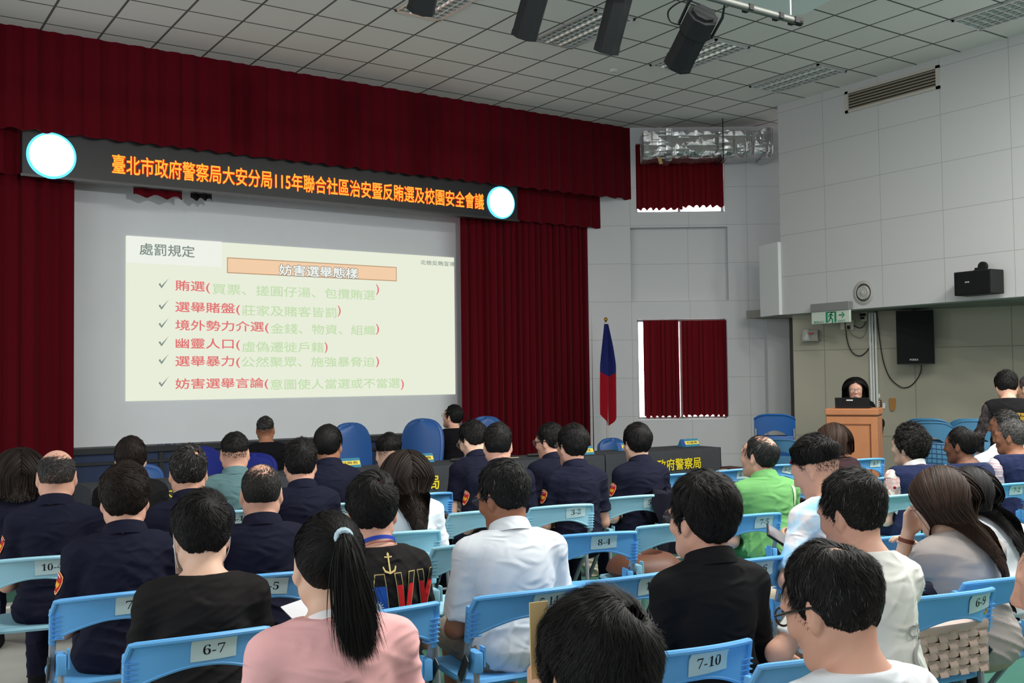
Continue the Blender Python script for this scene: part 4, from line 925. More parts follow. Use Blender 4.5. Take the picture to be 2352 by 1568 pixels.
_C = {'navy': (25, 26, 43), 'black': (24, 24, 26), 'blackwarm': (32, 30, 30), 'white': (226, 232, 238), 'pink': (246, 186, 186), 'green': (112, 172, 104), 'tie': (200, 226, 242), 'cream': (226, 226, 220), 'taupe': (178, 168, 164),
      'greygreen': (92, 122, 124), 'vest': (34, 42, 74), 'khaki': (170, 158, 136), 'beige': (196, 184, 160), 'shoe': (24, 24, 26), 'shortsgrey': (142, 134, 122), 'salmon': (240, 184, 170), 'suit': (15, 15, 19), 'olive': (120, 124, 104), 'darkgreen': (46, 106, 56), 'denim': (110, 140, 170), 'camo': (44, 40, 42), 'floral': (236, 232, 222), 'stripe': (238, 214, 218), 'burgundy': (58, 40, 44)}
def CLOTH(n):
    if 'cloth '+n in MATS: return MATS['cloth '+n]
    m = cloth(n, lin(_C[n])); nt = m.node_tree; b = nt.nodes['Principled BSDF']; tc = nt.nodes.new('ShaderNodeTexCoord')
    if n in ('tie', 'floral', 'camo'):
        z = nt.nodes.new('ShaderNodeTexNoise' if n != 'floral' else 'ShaderNodeTexVoronoi'); z.inputs['Scale'].default_value = {'tie': 7, 'floral': 22, 'camo': 14}[n]
        if n != 'floral': z.inputs['Detail'].default_value = 4
        r = nt.nodes.new('ShaderNodeValToRGB'); e = r.color_ramp
        if n == 'tie': st = [(.40, (150, 202, 240)), (.52, (205, 230, 246)), (.60, (240, 232, 232))]
        elif n == 'floral': st = [(.0, (190, 30, 50)), (.22, (196, 40, 60)), (.27, (238, 234, 226)), (.60, (226, 168, 164)), (.72, (236, 232, 222))]
        else: st = [(.35, (24, 22, 24)), (.5, (52, 46, 48)), (.65, (74, 66, 64))]
        while len(e.elements) < len(st): e.elements.new(.5)
        for q, (p, c) in enumerate(st): e.elements[q].position = p; e.elements[q].color = (*lin(c), 1)
        nt.links.new(tc.outputs['Object'], z.inputs['Vector']); nt.links.new(z.outputs['Fac' if n != 'floral' else 'Distance'], r.inputs[0]); nt.links.new(r.outputs[0], b.inputs['Base Color'])
    if n == 'stripe':
        sx = nt.nodes.new('ShaderNodeSeparateXYZ'); mm = nt.nodes.new('ShaderNodeMath'); mm.operation = 'SINE'; m2 = nt.nodes.new('ShaderNodeMath'); m2.operation = 'MULTIPLY'; m2.inputs[1].default_value = 330
        nt.links.new(tc.outputs['Object'], sx.inputs[0]); nt.links.new(sx.outputs[2], m2.inputs[0]); nt.links.new(m2.outputs[0], mm.inputs[0])
        r = nt.nodes.new('ShaderNodeValToRGB'); e = r.color_ramp; e.elements[0].position = .35; e.elements[0].color = (*lin((240, 232, 236)), 1); e.elements[1].position = .65; e.elements[1].color = (*lin((232, 186, 196)), 1)
        nt.links.new(mm.outputs[0], r.inputs[0]); nt.links.new(r.outputs[0], b.inputs['Base Color'])
    return m
# ------------------------------------------------------------------ the audience
def H(style='short', **k): k['style'] = style; return k
BK = dict(col=(.010, .009, .009), name='black'); DB = dict(col=(.016, .011, .009), name='dark brown'); BR = dict(col=(.032, .018, .013), name='brown')
SP = dict(col=(.018, .017, .016), name='salted', grey=.16); GR = dict(col=(.05, .047, .045), name='grey', grey=.5)
POL = dict(shirt='navy', pants='navy', sleeve=.72, collar='navy', group=None)
def police(label, x, y, seat, D=5., patch=True, yaw=-9, **k):
    a = dict(POL); a.update(k); b = person(label, x, y, D, yaw, seat=seat, **a)
    if patch: arm_patch(b, 0, 'police', .36)
    return b
C_ = lambda px, py: (px, py)
# near rows
P_pony = person('woman with a black ponytail and pale hair tie in a pink t-shirt', 757, 1175, 2.62, -9, 3, (-5, 4, 0), H('pony', top=.013, side=.011, n=6500, line='h', tie=(.10, -.80, .50), drop=.27, sway=(.03, .02, 0), **BK), 'fair', 'pink', .65, 'beige', seat=None, wide=1.06)
P_mask = person('man in a plain black t-shirt wearing a white face mask', 465, 1160, 3.3, -9, 4, (5, 14, 0), H(top=.028, side=.016, len=.055, n=7000, lift=.012, **BK), 'fair', 'blackwarm', .85, 'beige', seat=(475, 1460), wide=1.04, neck=1.05)
P_neck = person('young man in a black collared shirt wearing round glasses', 1622, 1084, 3.1, -9, 2, (17, 2, 0), H(top=.034, side=.020, len=.075, n=8000, lift=.010, whorl=(.0, -.30, .95), **BK), 'pink', 'black', 1.75, 'black', seat=(1622, 1489), collar='black', glasses='dark', wide=.98)
P_fringe = person('man whose black-haired crown rises at the bottom edge, holding a paper fan', 1384, 1366, 1.70, -9, 4, (9, 10, 0), H(top=.026, side=.016, len=.06, n=9000, lift=.012, whorl=(.2, -.62, .75), bald=[((.2, -.62, .75), .04, .20, .08)], clump=60, jit=.3, **BK), 'mid', 'black', .7, 'black', seat=None, hands={'L': (('px', 1240, 1660, 1.80), (-.6, -.3, -.6), (.2, .2, 1), (.8, .2, 0), .7)}, legs=True)
person('man with thinning black hair, dark glasses temples and a white t-shirt in front', 1928, 1247, 2.22, -9, 3, (13, 20, 0), H(top=.022, side=.012, len=.05, n=9000, lift=.008, grey=.03, col=(.013, .012, .012), name='thin black', whorl=(.05, -.50, .86), bald=[((.05, -.45, .88), .10, .42, .07)], nocap=False, capmin=.8), 'pink', 'white', .7, 'olive', seat=None, glasses='dark', wide=1.05)
P_cream = person('man with a faded haircut in a cream t-shirt printed on the back', 1968, 1082, 3.35, -16, 9, (20, 12, 0), H(top=.026, side=.010, len=.05, n=7000, lift=.012, fwd=.4, grey=.03, col=(.013, .012, .011), name='flecked black'), 'pink', 'cream', .8, 'olive', seat=None, wide=.90, hands={'L': ((-.20, .24, .62), (-.9, -.5, -.3)), 'R': ((.02, .36, .62), (.3, -.4, -.9))})
P_taupe = person('woman with long dark brown hair in a taupe t-shirt resting her chin on her hand', 2170, 1075, 3.7, -9, 14, (21, 16, 0), H('long', top=.016, side=.018, n=5200, drop=.40, gather=(.06, .9), line='f', **BR), 'fair', 'taupe', .68, 'khaki', seat=(2222, 1362), wide=.98, hands={'L': ((-.09, .27, .90), (-.25, -.1, -1), (.2, -.1, 1), (0, -1, 0), .8), 'R': ((.06, .33, .80), None, None, None, .6)})
person('woman with long black hair in a white t-shirt at the right edge', 2232, 1078, 4.75, -9, 26, (18, 16, 0), H('long', top=.014, side=.015, n=3600, drop=.36, gather=(-.04, .9), line='f', **BK), 'fair', 'white', .7, 'navy', seat=None, wide=.98)
person('person in a salmon shirt cropped by the bottom right corner', 2492, 1195, 2.1, -9, 5, (29, 8, 0), H(top=.014, n=2500, **SP), 'pink', 'salmon', .7, 'beige', seat=None)
P_navy = person('man in a black printed navy t-shirt with a blue lanyard', 855, 1085, 3.8, -9, 3, (-13, 8, 0), H(top=.024, side=.015, len=.05, n=7000, lift=.009, whorl=(.15, -.62, .77), bald=[((.15, -.62, .77), .03, .20, .45)], **BK), 'pink', 'blackwarm', .85, 'black', seat=(905, 1400), wide=.96)
person('woman with long straight dark hair and a white top behind the printed t-shirt man', 933, 1058, 4.6, -9, 6, (5, 8, 0), H('long', top=.013, side=.013, n=4200, drop=.42, gather=(.03, .6), line='f', **DB), 'fair', 'white', .7, 'beige', seat=(930, 1222), wide=.9)
P_polo = person('heavyset man in a white polo shirt looking down', 1165, 1060, 3.85, -9, 6, (27, 14, 0), H(top=.024, side=.013, len=.045, n=7000, lift=.010, grey=.02, col=(.012, .012, .012), name='wiry black'), 'tan', 'white', .85, 'shortsgrey', seat=(1232, 1358), shorts=1.0, wide=1.14, belly=1.18, collar='white', glasses='dark', fold=.008, neck=1.1)
# police and men on the left
police('large police officer with thick dark hair and a sleeve badge on the left', 287, 1063, (275, 1364), lean=3, head=(-1, 6, 0), hair=H(top=.026, side=.017, len=.06, n=7000, whorl=(-.22, -.50, .84), **DB), tone='pink', wide=1.1, belly=1.1, neck=1.1)
police('balding police officer with bare crown at the far left', 130, 1031, (85, 1281), lean=2, head=(3, 4, 0), hair=H('bald', top=.006, side=.004, len=.016, n=6000, w=.0010, bald=[((.05, -.10, 1.), .50, .95, .0)], nocap=True, col=(.03, .028, .027), name='grizzled', grey=.1), tone='pink', wide=1.04, neck=1.12)
police('police officer with grey-flecked hair and a bright crown whorl', 433, 1021, None, 5.0, lean=3, head=(-5, 6, 0), hair=H(top=.016, side=.009, len=.035, n=6000, whorl=(.28, -.62, .72), bald=[((.28, -.62, .72), .02, .25, .3)], **SP), tone='pink')
police('police officer with a buzz cut and thinning crown', 600, 1064, (624, 1319), lean=3, head=(-3, 6, 0), hair=H('buzz', top=.005, side=.004, len=.012, n=8000, w=.0009, bald=[((.0, -.40, .90), .15, .80, .12)], capmin=.8, col=(.022, .020, .019), name='cropped', grey=.06), tone='pink', wide=1.04)
police('young police officer with tousled black hair beside the buzz-cut officer', 690, 1009, None, 5.8, lean=3, head=(-11, 6, 0), hair=H(top=.026, side=.009, len=.05, n=5000, lift=.012, **BK), tone='pink')
person('woman with black hair tied back in a black top with yellow piping', 300, 1002, 6.2, -9, 2, (-3, 6, 0), H('short', top=.014, side=.012, len=.07, n=4000, line='f', down=.8, **DB), 'fair', 'black', .7, 'black', seat=None)
person('dark-haired woman in navy at the left edge of the front rows', 44, 1030, 5.8, -9, 2, (5, 6, 0), H('bob', top=.016, side=.018, n=3000, drop=.12, line='f', **DB), 'fair', 'navy', .7, 'navy', seat=None)
person('crop-haired man in a grey-green shirt in the front row', 539, 992, 6.6, -9, 2, (-7, 4, 0), H('fade', top=.012, side=.005, len=.025, n=5000, **BK), 'pink', 'greygreen', .75, 'greygreen', seat=(548, 1173), collar='greygreen', wide=1.02)
police('officer in dark navy with glossy parted black hair in the front row', 752, 974, (775, 1157), patch=False, lean=2, head=(-25, 2, 0), hair=H(top=.018, side=.012, len=.06, n=5000, lift=.002, jit=.1, clump=0, **BK), tone='tan')
police('young officer with a shaved undercut and flat black top', 893, 1007, (985, 1133), patch=False, lean=3, head=(-15, 12, 0), hair=H('fade', top=.024, len=.06, n=5000, lift=.006, **BK), tone='fair')
police('young officer in profile looking down beside the black suit', 1091, 966, None, 7.3, patch=False, lean=8, head=(23, 22, 0), hair=H(top=.024, side=.010, len=.05, n=4000, **BK), tone='fair', glasses='wire')
police('officer with short faded hair and a sleeve badge in front of the black-haired one', 1143, 971, (1120, 1173), lean=3, head=(-15, 4, 0), hair=H(top=.018, side=.006, len=.035, n=5000, **BK), tone='pink', wide=1.04)
police('officer in glasses half hidden behind another officer right of centre', 1268, 971, None, 7.6, lean=4, head=(33, 8, 0), hair=H(top=.020, side=.010, len=.04, n=4000, **BK), tone='pink', glasses='dark')
police('officer with neat black hair seated on the chair labelled 3-2', 1318, 974, (1302, 1160), lean=3, head=(13, 3, 0), hair=H(top=.024, side=.012, len=.05, n=5000, **BK), tone='pink', glasses='wire')
police('young officer with a bowl-shaped black haircut on the chair labelled 5-1', 1466, 971, (1477, 1138), lean=5, head=(5, 4, 0), hair=H(top=.022, side=.013, len=.07, n=5000, lift=.003, jit=.15, **BK), tone='fair', wide=.96)
# guests behind the table, facing the screen
person('crop-haired man in a dark suit behind the head table watching the screen', 609, 955, 9.95, -9, 2, (-19, -2, 0), H('fade', top=.008, side=.004, len=.02, n=3000, **SP), 'tan', 'suit', 1.9, 'suit', seat=None, wide=1.05, legs=True)
P_suit = person('man in a black suit and glasses behind the head table looking up at the screen', 1043, 929, 11.35, -9, 2, (35, -10, 0), H(top=.020, side=.011, len=.05, n=3000, **BK), 'pink', 'suit', 1.9, 'suit', seat=None, glasses='wire', wide=1.12)
# right-hand side
P_green = person('man in a bright green polo shirt with combed-over thinning hair', 1750, 996, 5.9, -9, 6, (25, -4, 0), H(top=.012, side=.012, len=.07, n=3600, w=.0009, lift=.002, swirl=.9, capmin=.75, bald=[((.05, -.35, .93), .25, .75, .10)], **SP), 'pink', 'green', .8, 'darkgreen', seat=(1742, 1181), collar='green', wide=1.06, belly=1.08, fold=.008)
P_tie = person('man with an undercut in a pale blue tie-dye t-shirt looking at his phone', 1884, 1004, 4.6, -9, 8, (25, 24, 0), H('fade', top=.030, len=.05, n=6000, lift=.012, jit=.5, line='m', **BK), 'pink', 'tie', .85, 'beige', seat='blue blue folding chair under the man looking at his phone', shorts=1.0, hands={'L': (('px', 1822, 1262, 4.55), (-.6, -.4, -.7), (.1, .9, .4), (.9, 0, .35), .7)}, seat_in=-.05, wide=1.04)
person('woman with short dark brown hair in front of the lectern', 1915, 981, 7.9, -9, 4, (19, 4, 0), H('bob', top=.018, side=.018, n=3000, drop=.06, line='f', **BR), 'fair', 'burgundy', 1.6, 'black', seat=None)
P_floral = person('curly-haired woman in a navy vest over a floral short-sleeved shirt', 2093, 974, 6.6, -9, 4, (23, 0, 0), H('curly', top=.034, side=.030, len=.05, n=6500, w=.0012, lift=.014, jit=.7, lump=.3, line='f', col=(.013, .011, .010), name='curly brown', grey=.04), 'fair', 'floral', .75, 'vest', seat=(2085, 1136), vest='vest', wide=1.08, belly=1.1)
P_vest = person('balding man in a navy vest seated before the stacked chairs', 2214, 996, 6.9, -9, 4, (27, 2, 0), H(top=.016, side=.012, len=.045, n=4500, lift=.003, bald=[((.1, -.45, .88), .12, .45, .06)], capmin=.7, **BK), 'dark', 'vest', .5, 'vest', seat=(2215, 1121), vest='vest', wide=1.04)
person('man in white short sleeves half hidden behind the grey-haired man', 2312, 939, 8.3, -9, 4, (33, 4, 0), H(top=.012, side=.008, len=.03, n=3500, **SP), 'dark', 'white', .8, 'black', seat=None, hands={'L': ((-.28, .24, .72), (-.9, -.4, .1))})
P_pink = person('grey-haired man in a navy vest over a pink striped polo shirt', 2328, 961, 6.7, -9, 3, (33, 2, 0), H(top=.014, side=.010, len=.035, n=5000, **GR), 'tan', 'stripe', .85, 'vest', seat=(2335, 1110), vest='vest', wide=1.1, belly=1.1)
P_cid = person('standing man in a black vest with yellow lettering by the stacked chairs', 2312, 852, 9.2, -50, 8, (0, 24, 0), H(top=.026, side=.012, len=.05, n=4000, lift=.012, **BK), 'pink', 'camo', 1.7, 'black', seat=None, stand=True, vest='black', wide=1.06)
person('standing person in a dark cap cropped by the right edge', 2364, 862, 10.1, -20, 4, (20, 6, 0), H('buzz', top=.010, side=.008, len=.012, n=3000, w=.003, col=lin((70, 62, 66)), name='cap cloth', line='h'), 'mid', 'burgundy', 1.7, 'black', seat=None, stand=True)
P_spk = person('woman with long black hair and glasses speaking into a microphone at the lectern', 1964, 867, 12.05, 128, 6, (2, 8, 0), H('long', top=.012, side=.007, n=3600, drop=.15, line='f', gap=.008, **BK), 'pink', 'suit', 1.92, 'suit', seat=None, stand=True, glasses='wire', hands={'R': ((.05, .20, 1.17), (.8, -.2, -.9), (-.2, .3, 1), (-.6, -.6, .1), .9)})
# ------------------------------------------------------------------ head table, guests' chairs, stage things
m_cloth = mat('charcoal table cloth', lin((62, 64, 68)), .9, .1, bump=(300, .08), var=(4, .08))
m_yel = mat('yellow lettering', lin((222, 200, 40)), .7, .2)
TZ = .75
a_ = onZ(980, 1072, TZ); b_ = onZ(1500, 1037, TZ); c_ = onZ(1655, 1029, TZ)
TY = (a_[1]+b_[1])/2; TX1 = onY(1655, 1029, TY)[0]; TX0 = onY(207, 1122, TY)[0]; nT = 4; TW = (TX1-TX0)/nT
texts = {0: None, 1: '大安分局', 2: '臺北市政府', 3: '臺北市政府警察局'}
names = ['charcoal-clothed head table at the left end of the row', 'charcoal-clothed head table second from the left, with yellow characters', 'charcoal-clothed head table in front of the red curtain, with a microphone', 'charcoal-clothed head table at the right end with yellow characters']
for k in range(nT):
    x0, x1 = TX0+k*TW+.006, TX0+(k+1)*TW-.006
    t = tag(empty('head_table', ((x0+x1)/2, TY+.3, 0)), names[k], 'table', 'cloth-covered head tables'); ox, oy = (x0+x1)/2, TY+.3
    MB().box((x0-ox+.02, -.28, TZ-.04), (x1-ox-.02, .30, TZ-.012)).build('table_top', mat('table board', lin((150, 130, 100)), .5, .3), t)
    for sx in (x0-ox+.08, x1-ox-.08):
        for sy in (-.22, .24): MB().tube([(sx, sy, 0), (sx, sy, TZ-.04)], .016, 8).build('leg', m_tube, t)
    n = 61; P = np.zeros((14, n, 3)); rg = np.random.RandomState(k+3); ph = rg.rand(4)*6
    prof = [(.31, .02), (.312, .30), (.312, .55), (.31, TZ-.02), (.303, TZ-.003), (.20, TZ+.002), (0, TZ+.003), (-.20, TZ+.002), (-.292, TZ-.002), (-.302, TZ-.02), (-.306, .55), (-.312, .36), (-.318, .18), (-.322, .02)]
    for i, (yy, zz) in enumerate(prof):
        for j in range(n):
            u = j/(n-1); d = max(0, (TZ-.05-zz))/.7; P[i, j] = (x0-ox+u*(x1-x0), yy-np.sign(yy+1e-9)*-1*d*.022*math.sin(u*31+ph[0]+math.sin(u*9+ph[1])*1.5), zz)
    cl = MB().sheet(P, .004, (0, 0, -.2)).build('table_cloth', m_cloth, t, True)
    if k in (0, 3):                                     # hanging end of the cloth
        sx = (x0 if k == 0 else x1)-ox; s = -1 if k == 0 else 1; Q = np.zeros((7, 17, 3))
        for i in range(7):
            for j in range(17): Q[i, j] = (sx+s*(.006+.03*(i/6)**1.5+.018*(i/6)*math.sin(j*1.1)), -.305+.61*j/16, TZ+.001-(TZ-.03)*i/6)
        MB().sheet(Q, .004, (-s, 0, 0)).build('cloth_end', m_cloth, t, True)
    def cloth_text(s_, px0, px1, py):
        y_ = TY-.012; A_ = onY(px0, py, y_); B_ = onY(px1, py, y_); V, F = fit_text(s_, B_[0]-A_[0], (B_[0]-A_[0])/len(s_)*.98, .015)
        MB().add(V, F, frame(((A_[0]+B_[0])/2-ox, TY-.020-oy, A_[2]), (1, 0, 0), (0, 0, 1))).build('yellow_lettering', m_yel, t)
    if k == 3: cloth_text('臺北市政府警察局', 1444, 1609, 1074)
    if k == 1: cloth_text('大安分局', 888, 1008, 1115)
    if k == 2: cloth_text('臺北市政', 1128, 1238, 1098)
    if k == 0: cloth_text('大安', 372, 420, 1132)
def nameplate(px, py, w, lab, s_):
    p = onZ(px, py, TZ+.004); p = np.array([p[0], max(p[1], TY+.055), TZ+.006]); t = tag(empty('name_plate', tuple(p), math.radians(rg.randint(-8, 5))), lab, 'name plate', 'name plates on the head table')
    hh = .085; pr = [(-.045, 0), (.045, 0), (.0, hh)]
    MB().prism(pr, -w/2, w/2, frame((0, 0, 0), (0, 1, 0), (0, 0, 1))).build('plate_body', mat('teal name plate', lin((44, 122, 150)), .5, .3), t)
    n_ = np.array([0, -hh, .045]); n_ /= np.linalg.norm(n_)
    fr = lambda q: frame(np.array([0, -.0225, hh/2])+n_*q, (1, 0, 0), (0, .045, hh))
    MB().box((-w/2+.055, -.022, 0), (w/2-.004, .020, .0012), fr(.0005)).build('plate_band', mat('yellow plate band', lin((232, 208, 90)), .6, .2), t)
    MB().box((-w/2+.002, -.046, 0), (-w/2+.05, .046, .0012), fr(.0005)).build('plate_emblem', mat('deep blue plate end', lin((40, 66, 140)), .5, .3), t)
    V, F = fit_text(s_, w*.62, .026); MB().add(V, F, fr(.0032)@frame((.025, 0, 0), (1, 0, 0), (0, 1, 0))).build('plate_lettering', m_ink, t)
rg = np.random.RandomState(4)
nameplate(795, 1074, .27, 'teal and yellow name plate beside the parted-hair officer', '分局長')
nameplate(965, 1062, .27, 'teal and yellow name plate in front of the side-turned blue chair', '市議員')
nameplate(1336, 1044, .27, 'teal and yellow name plate partly behind the chair 3-2 officer', '主任')
nameplate(1440, 1034, .27, 'teal and yellow name plate left of the bowl-cut officer', '議員')
nameplate(1582, 1025, .27, 'teal and yellow name plate alone at the right end of the table', '市議員')
def mic(px, py, ring, lab, rz):
    p = onZ(px, py, TZ+.02); t = tag(empty('microphone', (p[0], max(p[1], TY+.1), TZ+.022), rz), lab, 'microphone', 'microphones on the head table')
    Mx = frame((0, 0, 0), (0, 1, 0), (0, 0, 1))
    MB().lathe([(.012, -.13), (.016, -.10), (.017, .02), (.02, .04)], 14, Mx).build('handle', mat('black microphone', (.015, .015, .016), .35, .5), t)
    MB().lathe([(.021, .035), (.0225, .045), (.0225, .055), (.021, .062)], 14, Mx).build('colour_ring', ring, t)
    MB().lathe([(.018, .06), (.026, .075), (.027, .095), (.018, .115), (.004, .120)], 14, Mx).build('mic_head', mat('grey mic mesh', lin((120, 116, 108)), .5, .4, .5), t)
mic(1058, 1055, mat('blue ring', lin((40, 80, 190)), .5, .3), 'black microphone with a blue ring lying on the head table', .2)
mic(1236, 1044, mat('orange ring', lin((240, 110, 60)), .5, .3), 'black microphone with an orange ring lying on the head table', -.1)
p = onZ(1183, 1051, TZ+.01); tag(MB().box((-.06, -.012, 0), (.06, .012, .006)).build('pen', mat('tan pen', lin((196, 180, 150)), .5, .3), None, False, (p[0], p[1]+.03, TZ+.008)), 'tan pen lying on the head table right of the fade-haired officer', 'pen')
# upholstered blue chairs of the guests
m_uph = mat('blue vinyl upholstery', lin((36, 82, 142)), .42, .45, bump=(60, .05)); m_uph2 = mat('royal blue fabric', lin((30, 40, 118)), .7, .2)
def guest_chair(px, ptop, Y, yaw, w, lab, m=m_uph):
    T_ = onY(px, ptop, Y); zt_ = T_[2]; t = tag(empty('meeting_chair', (T_[0], Y, 0), yaw), lab, 'chair', 'blue upholstered chairs behind the head table')
    n = 25; hgt = zt_-.52; F_ = []
    for (d0, d1, gr, nm, mm) in ((-.050, .0, 0., 'backrest', m), (.0, .030, .008, 'back_shell', m)):
        P = np.zeros((13, n, 3))
        for i in range(13):
            v = math.sin(i/12*math.pi/2); hw = w/2*((max(0, 1-(max(0, v-.5)/.5)**3.2))**(1/2.6) if v > .5 else 1-.10*(1-v/.5)**1.5)
            for j in range(n): u = -1+2*j/(n-1); P[i, j] = (u*max(hw-gr, .01), .20+.10*v*.5-.035*(1-u*u)-.0, .52+hgt*v)
        b = MB().sheet(P, d1-d0+.012*(d0 < 0), (0, -1 if d0 < 0 else 1, 0))
        if d0 < 0:
            b.tube([P[i, 0]+(0, -.03, 0) for i in range(13)]+[P[12, j]+(0, -.03, 0) for j in range(1, n)]+[P[i, -1]+(0, -.03, 0) for i in range(11, -1, -1)], .030, 8)
        o = b.build(nm, mm, t, True)
    MB().tube([(u*w*.47, .10+.065+.03*u*u-.02, .52+hgt*.45-.03*(1-u*u)) for u in np.linspace(-1, 1, 15)], .006, 6).build('back_seam', mat('dark blue seam', lin((16, 40, 84)), .6, .2), t)
    MB().box((-w/2+.02, -.28, .43), (w/2-.02, .20, .52), None, .035).build('seat', m, t, True)
    for sx in (-1, 1): MB().tube([(sx*(w/2), .16, .55), (sx*(w/2+.02), .1, .66), (sx*(w/2+.02), -.18, .66), (sx*(w/2), -.2, .46)], .018, 8).build('armrest', mat('black chair metal', (.02, .02, .022), .4, .4), t, True)
    MB().tube([(0, 0, .43), (0, 0, .12)], .03, 10).build('post', mat('black chair metal', (0, 0, 0)), t)
    for q in range(5): a = q*1.2566; MB().tube([(0, 0, .13), (.28*math.cos(a), .28*math.sin(a), .06), (.30*math.cos(a), .30*math.sin(a), .012)], .018, 6).build('leg', mat('black chair metal', (0, 0, 0)), t)
GY_ = TY+1.25
guest_chair(837, 977, GY_, .30, .50, 'empty blue upholstered chair seen square-on behind the head table')
guest_chair(948, 968, GY_+.15, -1.05, .48, 'blue upholstered chair turned sideways beside the man in the black suit')
guest_chair(1132, 962, GY_+.35, -.2, .42, 'blue chair whose rounded top shows above the fade-haired officer')
guest_chair(1352, 1000, GY_-.15, .4, .44, 'royal blue chair behind the officer on chair 3-2', m_uph2)
guest_chair(480, 1033, TY+1.1, .2, .44, 'royal blue chair left of the grey-green shirt man', m_uph2)
guest_chair(566, 1050, TY+.95, -.7, .40, 'royal blue chair under the crop-haired man in the dark suit', m_uph2)
guest_chair(1432, 1012, GY_, .1, .40, 'dark blue chair left of the bowl-cut officer', m_uph)
guest_chair(340, 1075, TY+.95, .2, .44, 'small blue chair behind the woman with yellow piping', m_uph)
# flag on a stand
fx_ = onY(1396, 1024, 11.55); fz = onY(1389, 733, 11.55)[2]
fl = tag(empty('flag', (fx_[0], 11.55, 0)), 'red and blue flag hanging on a pole beside the stage curtain', 'flag')
MB().tube([(0, 0, .02), (0, 0, fz-.04)], .014, 10).build('flag_pole', mat('pale pole', lin((196, 192, 186)), .4, .4, .3), fl)
MB().lathe([(.16, 0), (.16, .02), (.05, .05), (.02, .12), (.02, .14)], 20).build('flag_stand', mat('grey stand', lin((150, 150, 150)), .4, .4, .4), fl)
MB().lathe([(.004, fz-.05), (.018, fz-.045), (.010, fz-.03), (.028, fz-.012), (.030, fz+.004), (.018, fz+.022), (.004, fz+.03)], 14).build('finial', mat('brass finial', lin((190, 150, 60)), .3, .5, .9), fl)
rgf = np.random.RandomState(8); P = np.zeros((24, 17, 3))
for i in range(24):
    v = i/23; wv = .07+.16*min(1, v*2.2)+.06*v
    for j in range(17): u = j/16; P[i, j] = (-.03+wv*(u*1.0-.35)+.0, -.03+.035*math.sin(u*11+v*2)*min(1, v*3+.2), fz-.07-(fz-1.02)*v-.10*math.sin(u*3.1)*v+.16*abs(u-.5)*v)
nb_ = 13
MB().sheet(P[nb_-1:], .003, (0, 1, 0)).build('flag_cloth', mat('flag red', lin((140, 12, 28)), .8, .1, sheen=.1), fl, True)
MB().sheet(P[:nb_], .003, (0, 1, 0)).build('flag_canton', mat('flag blue', lin((30, 36, 92)), .8, .1), fl, True)
# lectern, laptop
Dl = 11.35; LP_ = at(1955, 938, Dl); lz = LP_[2]; yl = math.atan2(-(LP_[1]), -(LP_[0]))+math.pi/2-.14
lw = .545; le = tag(empty('lectern', (LP_[0], LP_[1], 0), yl), 'wooden lectern with a framed front panel and a laptop on it', 'lectern')
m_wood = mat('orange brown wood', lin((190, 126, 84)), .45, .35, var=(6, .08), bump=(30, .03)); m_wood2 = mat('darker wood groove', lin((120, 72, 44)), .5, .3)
MB().box((-lw/2, 0, .0), (lw/2, .46, lz-.09), None, .006).build('cabinet', m_wood, le)
MB().box((-lw/2-.012, -.012, lz-.075), (lw/2+.012, .48, lz), None, .012).build('top_board', m_wood, le)
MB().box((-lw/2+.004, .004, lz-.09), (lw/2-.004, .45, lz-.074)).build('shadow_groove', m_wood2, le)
fr_ = MB()
for q in ((-.205, .12, -.19, lz-.17), (.19, .12, .205, lz-.17), (-.205, lz-.185, .205, lz-.17), (-.205, .12, .205, .135)): fr_.box((q[0], -.004, q[1]), (q[2], .002, q[3]))
fr_.build('panel_frame', m_wood2, le)
lp_ = tag(empty('laptop', (LP_[0], LP_[1], lz), yl), 'black laptop with its lid towards the room on the lectern', 'laptop')
MB().box((-.185, .08, .003), (.185, .33, .02), None, .004).build('base', m_dk, lp_); MB().box((-.185, -.005, 0), (.185, .007, .105), frame((0, .09, .016), (1, 0, 0), (0, 1, .12)), .004).build('lid', m_dk, lp_)
MB().box((-.06, .072, .085), (.01, .080, .098)).build('sticker', mat('white sticker', lin((220, 222, 222)), .6, .2), lp_)
# hand microphone of the speaker
# ------------------------------------------------------------------ things on the right walls
def wallthing(name, x, y, X, lab, cat, rot_z=-math.pi/2, grp=None):
    p = onX(x, y, X); return tag(empty(name, tuple(p), rot_z), lab, cat, grp), p
# louvre vent
v0, v1 = onX(1942, 212, XR), onX(2160, 203, XR); ln = abs(v0[1]-v1[1]); hv = v0[2]-v1[2]+.0
vt = tag(empty('air_vent', (XR, (v0[1]+v1[1])/2, (v0[2]+v1[2])/2), -math.pi/2), 'long beige louvred air vent high on the right wall', 'vent')
m_vent = mat('beige louvre metal', lin((176, 166, 152)), .5, .3)
fv = MB()
for q in ((-ln/2, -hv/2, ln/2, -hv/2+.035), (-ln/2, hv/2-.035, ln/2, hv/2), (-ln/2, -hv/2, -ln/2+.05, hv/2), (ln/2-.05, -hv/2, ln/2, hv/2)): fv.box((q[0], -.022, q[1]), (q[2], 0, q[3]))
fv.build('vent_frame', mat('pale vent frame', lin((196, 190, 182)), .5, .3), vt)
for k in range(6):
    z = -hv/2+.05+k*(hv-.1)/5; MB().box((-ln/2+.05, -.012, -.004), (ln/2-.05, .022, .004), frame((0, -.004, z), (1, 0, 0), (0, 1, .9))).build('louvre', m_vent, vt)
MB().box((-ln/2+.05, -.001, -hv/2+.035), (ln/2-.05, .0, hv/2-.035)).build('vent_backing', mat('dark vent inside', lin((70, 64, 56)), .8, .1), vt)
